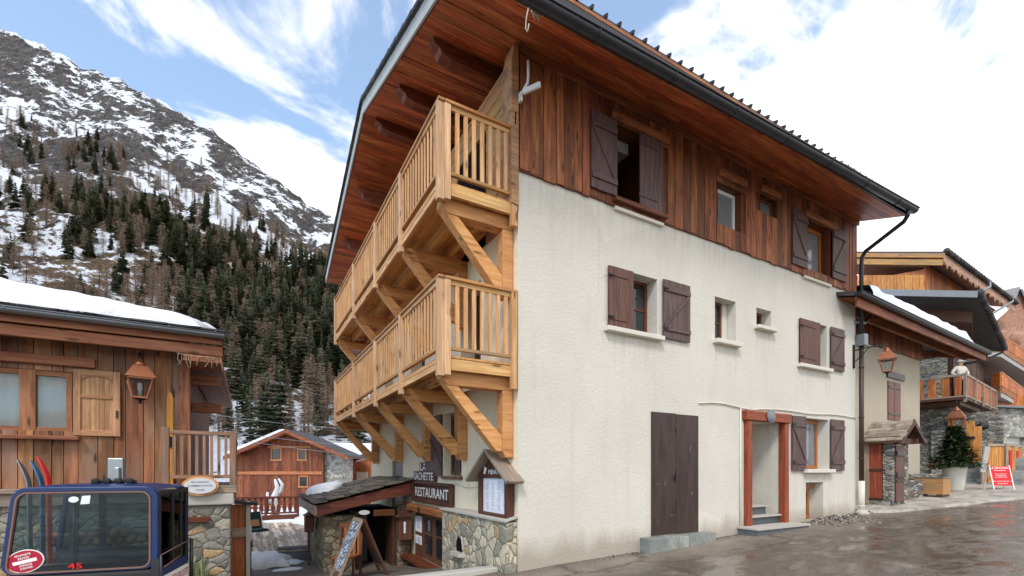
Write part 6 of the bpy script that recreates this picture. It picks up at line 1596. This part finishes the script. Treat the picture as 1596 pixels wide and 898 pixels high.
# ------------------------------------------------------------------ MOUNTAIN
SKY = [(-400, -140), (-200, -60), (0, 40), (60, 68), (120, 98), (190, 122), (230, 145), (330, 200), (380, 245), (440, 287), (480, 318), (527, 337), (600, 372), (700, 420), (850, 500), (1000, 590), (1200, 700), (1400, 735)]
def interp(tab, x):
    if x <= tab[0][0]: return tab[0][1]
    for (a, b), (c, d) in zip(tab, tab[1:]):
        if x <= c: return b + (d-b)*(x-a)/(c-a)
    return tab[-1][1]
FT = [(0, .03), (.017, .063), (.1, .19), (.2, .337), (.373, .48), (.56, .624), (.746, .77), (.915, .914), (1, 1)]
YB = 95.0
def crestY(px): return interp([(-400, 760), (0, 690), (527, 560), (1000, 480), (1400, 420)], px)
def terrain(px, Y):
    ec = (HYP - interp(SKY, px))/FPX; yc = crestY(px)
    s = (Y-YB)/(yc-YB)
    w = CAM + ray(px, HYP)*Y
    n1 = noise.fractal(Vector((w.x*.010, w.y*.010, 3.3)), 1.0, 2.1, 5)
    n2 = noise.ridged_multi_fractal(Vector((w.x*.022, w.y*.022, 7.7)), 1.0, 2.1, 5, 1.0, 2.0) - 1.0
    if s <= 1:
        e = ec*interp(FT, max(0, s))
        z = 1.6 + Y*e
        if s < 0: z = 1.6 + Y*(ec*.03) + (Y-YB)*.05 - 0
        k = sm(0, .25, s)*(1-.75*sm(.85, 1.0, s))
        z += (n1*16*k + n2*7*k) * (Y/500)**.5
        z += sm(.8, 1, s)*n2*3.0
    else:
        z = 1.6 + yc*ec - (Y-yc)*.55 + n2*3
    return z
mp = [-420 + 6*i for i in range(0, 172)] + [620+20*i for i in range(40)]
my = [60, 75, 85] + [95*(1.0145**i) for i in range(0, 143)] + [760, 800, 900, 1100]
mb = MB(); nY = len(my); vs = []; gs = []
for px in mp:
    for Y in my:
        w = CAM + ray(px, HYP)*Y; z = terrain(px, Y); 
        if Y < YB: z = -3.6 + (z+3.6)*sm(60, YB, Y)
        vs.append((w.x, w.y, z)); gs.append((px/100.0, 7.32 - (z-1.6)/Y*7.28, Y/100))
mb.add(vs, [(i*nY+j, (i+1)*nY+j, (i+1)*nY+j+1, i*nY+j+1) for i in range(len(mp)-1) for j in range(nY-1)], gs, True)
def mk_mountain():
    t = NT('mountain_rock_snow'); v = t.obj(); geo = t.n('ShaderNodeNewGeometry')
    a = P(0, 40, 690); b = P(480, 318, 574); d1 = (b-a).normalized(); d3 = d1.cross(Vector((.35, .6, .7)).normalized()).normalized(); d2 = d3.cross(d1)
    def dot(d):
        q = t.n('ShaderNodeVectorMath', operation='DOT_PRODUCT'); t.l(v, q.inputs[0]); q.inputs[1].default_value = d; return q.outputs['Value']
    cm = t.n('ShaderNodeCombineXYZ'); t.l(dot(d1), cm.inputs[0]); t.l(dot(d2), cm.inputs[1]); t.l(dot(d3), cm.inputs[2]); c = cm.outputs[0]   # along the strata, across them
    b1 = t.noise(t.map(c, (.0045, .012, .020)), 1.0, 9, .66, .5)
    b2 = t.noise(t.map(c, (.016, .05, .085)), 1.0, 9, .72, .4)
    b3 = t.noise(v, .11, 8, .74); b4 = t.noise(v, .45, 5, .7)
    nz_ = t.sep(geo.outputs['Normal'])[2]; zz = t.sep(v)[2]
    hi = t.n('ShaderNodeMapRange'); t.l(zz, hi.inputs[0]); hi.inputs[1].default_value = 40; hi.inputs[2].default_value = 420
    s = t.math('ADD', t.math('MULTIPLY', b1, .66), t.math('ADD', t.math('MULTIPLY', b2, .46), t.math('MULTIPLY', b3, .36)))
    s = t.math('ADD', s, t.math('MULTIPLY', t.math('SUBTRACT', nz_, .6), .28))
    s = t.math('ADD', s, t.math('MULTIPLY', hi.outputs[0], .05))
    snow = t.ramp(s, [(.812, 0.0), (.828, 1.0)])
    rock = t.ramp(t.math('ADD', t.math('MULTIPLY', b3, .5), t.math('MULTIPLY', b4, .5)), [(.36, lin((34, 34, 36))), (.5, lin((84, 80, 78))), (.64, lin((142, 134, 126)))])
    turf = t.ramp(t.math('ADD', t.math('MULTIPLY', b2, .5), t.math('MULTIPLY', b4, .5)), [(.36, lin((54, 44, 34))), (.5, lin((98, 82, 64))), (.64, lin((146, 124, 98)))])
    lo = t.math('SUBTRACT', 1.0, t.ramp(t.math('ADD', hi.outputs[0], t.math('MULTIPLY', t.math('SUBTRACT', b1, .5), 1.4)), [(.40, 0.0), (.60, 1.0)]))
    t.set(Base_Color=t.mix(snow, t.mix(lo, rock, turf), (.84, .86, .90)), Roughness=.9); t.b.inputs['Specular IOR Level'].default_value = .1
    t.bump(t.math('ADD', b2, t.math('ADD', b3, t.math('MULTIPLY', b4, .4))), 1.0, 5.0)
    return t.m
M['mountain'] = mk_mountain()
props(mb.build('mountain', M['mountain']), kind='structure')

# ------------------------------------------------------------------ trees on the slope
M['spruce'] = mk_needles('spruce_needles', (40, 46, 34), (92, 94, 70)); M['larch'] = mk_needles('larch_twigs', (88, 72, 60), (146, 124, 106)); M['bark'] = plain('bark', (74, 62, 54), .9, 0, .2, 3, 0)
def tree_mesh(kind, seed, full=True):
    rr = random.Random(seed); mb = MB(); H_ = 1.0
    mb.m = 1
    n = 5; vs = []
    for i in range(2):
        for k in range(n): r_ = (.014, .002)[i]; vs.append((r_*math.cos(6.283*k/n), r_*math.sin(6.283*k/n), i*.97))
    mb.add(vs, [(k, (k+1) % n, n+(k+1) % n, n+k) for k in range(n)])
    mb.m = 0
    tiers = 17 if kind == 'spruce' else 18
    for t_ in range(tiers):
        f = (t_+rr.uniform(-.3, .3))/tiers; f = max(0, f)
        z = (.08 if kind == 'spruce' else .16) + (.93 if kind == 'spruce' else .84)*f
        rad_ = (.155 if kind == 'spruce' else .17)*(1-f)**.8*rr.uniform(.75, 1.2)+.008
        nb_ = 8 if kind == 'spruce' else 7
        a0 = rr.uniform(0, 6.28)
        for k in range(nb_):
            if rr.random() < (.10 if kind == 'spruce' else .12): continue
            a = a0+6.283*k/nb_+rr.uniform(-.3, .3); ln_ = rad_*rr.uniform(.6, 1.2)
            d = Vector((math.cos(a), math.sin(a), 0)); s = Vector((-d.y, d.x, 0))
            drop = -.30*ln_ if kind == 'spruce' else rr.uniform(-.05, .45)*ln_
            p0 = Vector((0, 0, z)); p1 = p0 + d*ln_ + Vector((0, 0, drop)); pm = p0.lerp(p1, .55) + Vector((0, 0, .06*ln_))
            if kind == 'spruce':
                w = ln_*.42
                mb.add([p0 + Vector((0, 0, .012)), pm + s*w, p1, pm - s*w, p0 - Vector((0, 0, .045)) + d*ln_*.4], [(0, 1, 2), (0, 2, 3), (4, 1, 2), (4, 2, 3)])
            else:
                w = .005
                mb.add([p0-s*w*.7, p0+s*w*.7, p1+s*w*.3, p1-s*w*.3], [(0, 1, 2, 3)])
                for q in range(5):
                    c = p0.lerp(p1, rr.uniform(.25, 1)); e = c + d*rr.uniform(0, .03) + s*rr.uniform(-.06, .06) + Vector((0, 0, rr.uniform(-.05, .02))); u_ = Vector((0, 0, .0034))
                    mb.add([c-u_, c+u_, e+u_*.5, e-u_*.5], [(0, 1, 2, 3)])
    return mb
protos = {}
def proto(kind):
    lst = []
    for k in range(4):
        mb = tree_mesh(kind, 100*k+(7 if kind == 'spruce' else 55)); o = mb.build(kind, [M[kind], M['bark']]); lst.append((o.data, mb)); bpy.data.objects.remove(o)
    return lst
for k in ('spruce', 'larch'): protos[k] = proto(k)
TR = random.Random(21)
def dens(px, py):
    d = py - interp(SKY, px)
    if d < 25: return (.02, .02)
    def blob(cx, cy, ax, ay): return math.exp(-(((px-cx)/ax)**2 + ((py-cy)/ay)**2))
    sp_d = 1.25*blob(450, 560, 95, 110) + 1.0*blob(480, 500, 70, 85) + 1.4*blob(360, 520, 70, 110) + 1.0*blob(215, 350, 40, 40) + .9*blob(290, 410, 60, 35) + .9*blob(140, 370, 26, 40) + .8*blob(35, 225, 25, 30) + .5*blob(150, 250, 60, 30) + .9*blob(420, 640, 60, 50) + .6*blob(500, 420, 50, 50) + .5*blob(260, 430, 120, 40) + .4*blob(60, 330, 50, 40) + .3*blob(380, 330, 60, 40) + .05
    la = 1.1*blob(150, 260, 140, 55) + 1.0*blob(330, 270, 120, 45) + .9*blob(440, 365, 80, 40) + .7*blob(60, 190, 60, 40) + 1.6*blob(450, 600, 110, 90) + .9*blob(330, 470, 170, 100) + .35
    band = sm(60, 120, d) * (1 - .35*blob(130, 420, 80, 40)) 
    lane = 1 - .9*blob(440, 600, 9, 60) - .8*blob(390, 470, 10, 40) - .8*blob(300, 470, 40, 14) - .9*blob(120, 430, 120, 24) - .7*blob(60, 290, 90, 14)
    return (sp_d*band*max(0, lane), la*band*max(0, lane))
cand = {'spruce': [], 'larch': []}
tries = 0
while tries < 20000:
    tries += 1
    px = TR.uniform(-60, 620); Y = 98*math.exp(TR.random()*math.log(600/98.))
    Y = 98 + (560-98)*TR.random()**1.0
    if Y > crestY(px)*.97: continue
    z = terrain(px, Y); py = HYP - (z-1.6)/Y*FPX
    a, b = dens(px, py); dy = (Y/420.0)**.45
    r_ = TR.random()*10.5
    if r_ < a*dy: kind = 'spruce'
    elif r_ < (a+b*.75)*dy: kind = 'larch'
    else: continue
    w = CAM + ray(px, HYP)*Y
    h = 14 + 20*TR.random()**1.3 if kind == 'spruce' else TR.uniform(13, 26)
    h *= .62 + .38*sm(120, 260, Y)
    h *= 1 - .35*sm(350, 560, Y)
    cand[kind].append((h/Y, w.x, w.y, z-.4, h, TR.uniform(0, 6.28), TR.uniform(.75, 1.55), px))
for kind in cand:
    lst = [c for c in cand[kind] if c[7] > -30 and c[7] < 545]; out = [c for c in cand[kind] if not (c[7] > -30 and c[7] < 545)]
    lst.sort(reverse=True)
    big, rest = lst[:300], lst[300:] + out
    lab, grp = ('dark green spruce on the snowy mountainside', 'dark spruces on the mountainside') if kind == 'spruce' else ('bare brown larch on the snowy mountainside', 'bare larches on the mountainside')
    for i, c in enumerate(big):
        o = bpy.data.objects.new(kind, protos[kind][i % 4][0]); COL.objects.link(o); o.location = c[1:4]; o.rotation_euler = (TR.gauss(0, .025), TR.gauss(0, .025), c[5]); o.scale = (c[4]*c[6], c[4]*c[6], c[4])
        props(o, lab, 'tree', grp)
    mb = MB()
    for i, c in enumerate(rest):
        src = protos[kind][i % 4][1]; ca, sa = math.cos(c[5]), math.sin(c[5]); s = c[4]*c[6]
        n0 = len(mb.v)
        mb.v += [Vector((c[1]+s*(q.x*ca-q.y*sa), c[2]+s*(q.x*sa+q.y*ca), c[3]+c[4]*q.z)) for q in src.v]; mb.g += src.g
        mb.f += [tuple(n0+k for k in f) for f in src.f]; mb.mi += src.mi; mb.sm += src.sm
    if mb.v: props(mb.build('distant_' + kind + '_wood', [M[kind], M['bark']]), 'smaller ' + ('dark spruces' if kind == 'spruce' else 'bare larches') + ' scattered over the far slope', 'wood', None, 'stuff')
    print(kind, len(lst), len(out))

# ------------------------------------------------------------------ sky, sun, camera
SUN_EL, SUN_AZ = 48, 228     # azimuth of the sun, degrees counter-clockwise from +x (the street direction)
wd = bpy.data.worlds.new('World'); SC.world = wd; wd.use_nodes = True; nt = wd.node_tree; nt.nodes.clear()
def wn(ty, **k):
    q = nt.nodes.new(ty)
    for a, b in k.items(): setattr(q, a, b)
    return q
out = wn('ShaderNodeOutputWorld'); bg = wn('ShaderNodeBackground'); nt.links.new(bg.outputs[0], out.inputs[0]); bg.inputs[1].default_value = .13
sky = wn('ShaderNodeTexSky', sky_type='NISHITA'); sky.sun_disc = False; sky.sun_elevation = rad(SUN_EL); sky.sun_rotation = rad(90-SUN_AZ); sky.altitude = 1800; sky.air_density = 1.0; sky.dust_density = 1.2; sky.ozone_density = 1.0
tc = wn('ShaderNodeTexCoord')
def wmath(op, a, b=0):
    q = wn('ShaderNodeMath', operation=op)
    for s, i in ((a, 0), (b, 1)):
        if isinstance(s, bpy.types.NodeSocket): nt.links.new(s, q.inputs[i])
        else: q.inputs[i].default_value = s
    return q.outputs[0]
sp3 = wn('ShaderNodeSeparateXYZ'); nt.links.new(tc.outputs['Generated'], sp3.inputs[0])
zc = wmath('MAXIMUM', sp3.outputs[2], .05)
cmb = wn('ShaderNodeCombineXYZ'); nt.links.new(wmath('DIVIDE', sp3.outputs[0], wmath('ADD', zc, .35)), cmb.inputs[0]); nt.links.new(wmath('DIVIDE', sp3.outputs[1], wmath('ADD', zc, .35)), cmb.inputs[1])
n1 = wn('ShaderNodeTexNoise'); nt.links.new(cmb.outputs[0], n1.inputs['Vector']); n1.inputs['Scale'].default_value = 2.6; n1.inputs['Detail'].default_value = 9; n1.inputs['Roughness'].default_value = .58; n1.inputs['Distortion'].default_value = .5
n2 = wn('ShaderNodeTexNoise'); nt.links.new(cmb.outputs[0], n2.inputs['Vector']); n2.inputs['Scale'].default_value = 1.0; n2.inputs['Detail'].default_value = 4
# cloud bank thickens towards the right of the street
dt = wmath('ADD', wmath('MULTIPLY', sp3.outputs[0], .93), wmath('MULTIPLY', sp3.outputs[1], -.15))
cov = wmath('ADD', wmath('ADD', wmath('MULTIPLY', n1.outputs[0], 1.4), wmath('MULTIPLY', n2.outputs[0], .55)), wmath('MULTIPLY', dt, .27))
cov = wmath('ADD', cov, wmath('MULTIPLY', wmath('SUBTRACT', .45, sp3.outputs[2]), .35))
rmp = wn('ShaderNodeValToRGB'); nt.links.new(cov, rmp.inputs[0]); e = rmp.color_ramp.elements; e[0].position = .85; e[0].color = (.10, .10, .10, 1); e[1].position = 1.44; e[1].color = (1, 1, 1, 1)
rmp.color_ramp.interpolation = 'EASE'
mx = wn('ShaderNodeMix', data_type='RGBA'); nt.links.new(rmp.outputs[0], mx.inputs[0]); sb2 = wn('ShaderNodeMix', data_type='RGBA', blend_type='MULTIPLY'); sb2.inputs[0].default_value = 1; nt.links.new(sky.outputs[0], sb2.inputs[6]); sb2.inputs[7].default_value = (1.8, 1.95, 1.85, 1)
nt.links.new(sb2.outputs[2], mx.inputs[6]); mx.inputs[7].default_value = (7.6, 7.5, 7.4, 1)
nt.links.new(mx.outputs[2], bg.inputs[0])
sd = bpy.data.lights.new('sun', 'SUN'); sd.energy = 1.5; sd.angle = rad(14); sd.color = (1, .95, .88); so = bpy.data.objects.new('sun', sd); COL.objects.link(so)
az, el = rad(SUN_AZ), rad(SUN_EL); tv = Vector((math.cos(az)*math.cos(el), math.sin(az)*math.cos(el), math.sin(el))); so.rotation_euler = tv.to_track_quat('Z', 'Y').to_euler(); so.location = (0, 0, 40)

cd = bpy.data.cameras.new('camera'); cd.sensor_width = 36; cd.lens = 36*FPX/1596; cd.shift_y = (HYP-449)/1596; cd.clip_end = 6000; cd.clip_start = .05
co = bpy.data.objects.new('camera', cd); COL.objects.link(co); co.location = CAM; co.rotation_euler = (rad(90), 0, -math.atan2(.4938, .8696)); SC.camera = co
SC.view_settings.view_transform = 'Standard'; SC.view_settings.look = 'None'; SC.view_settings.exposure = 0.62; SC.view_settings.gamma = 1
SC.render.engine = 'CYCLES'; SC.cycles.max_bounces = 6; SC.cycles.transparent_max_bounces = 12
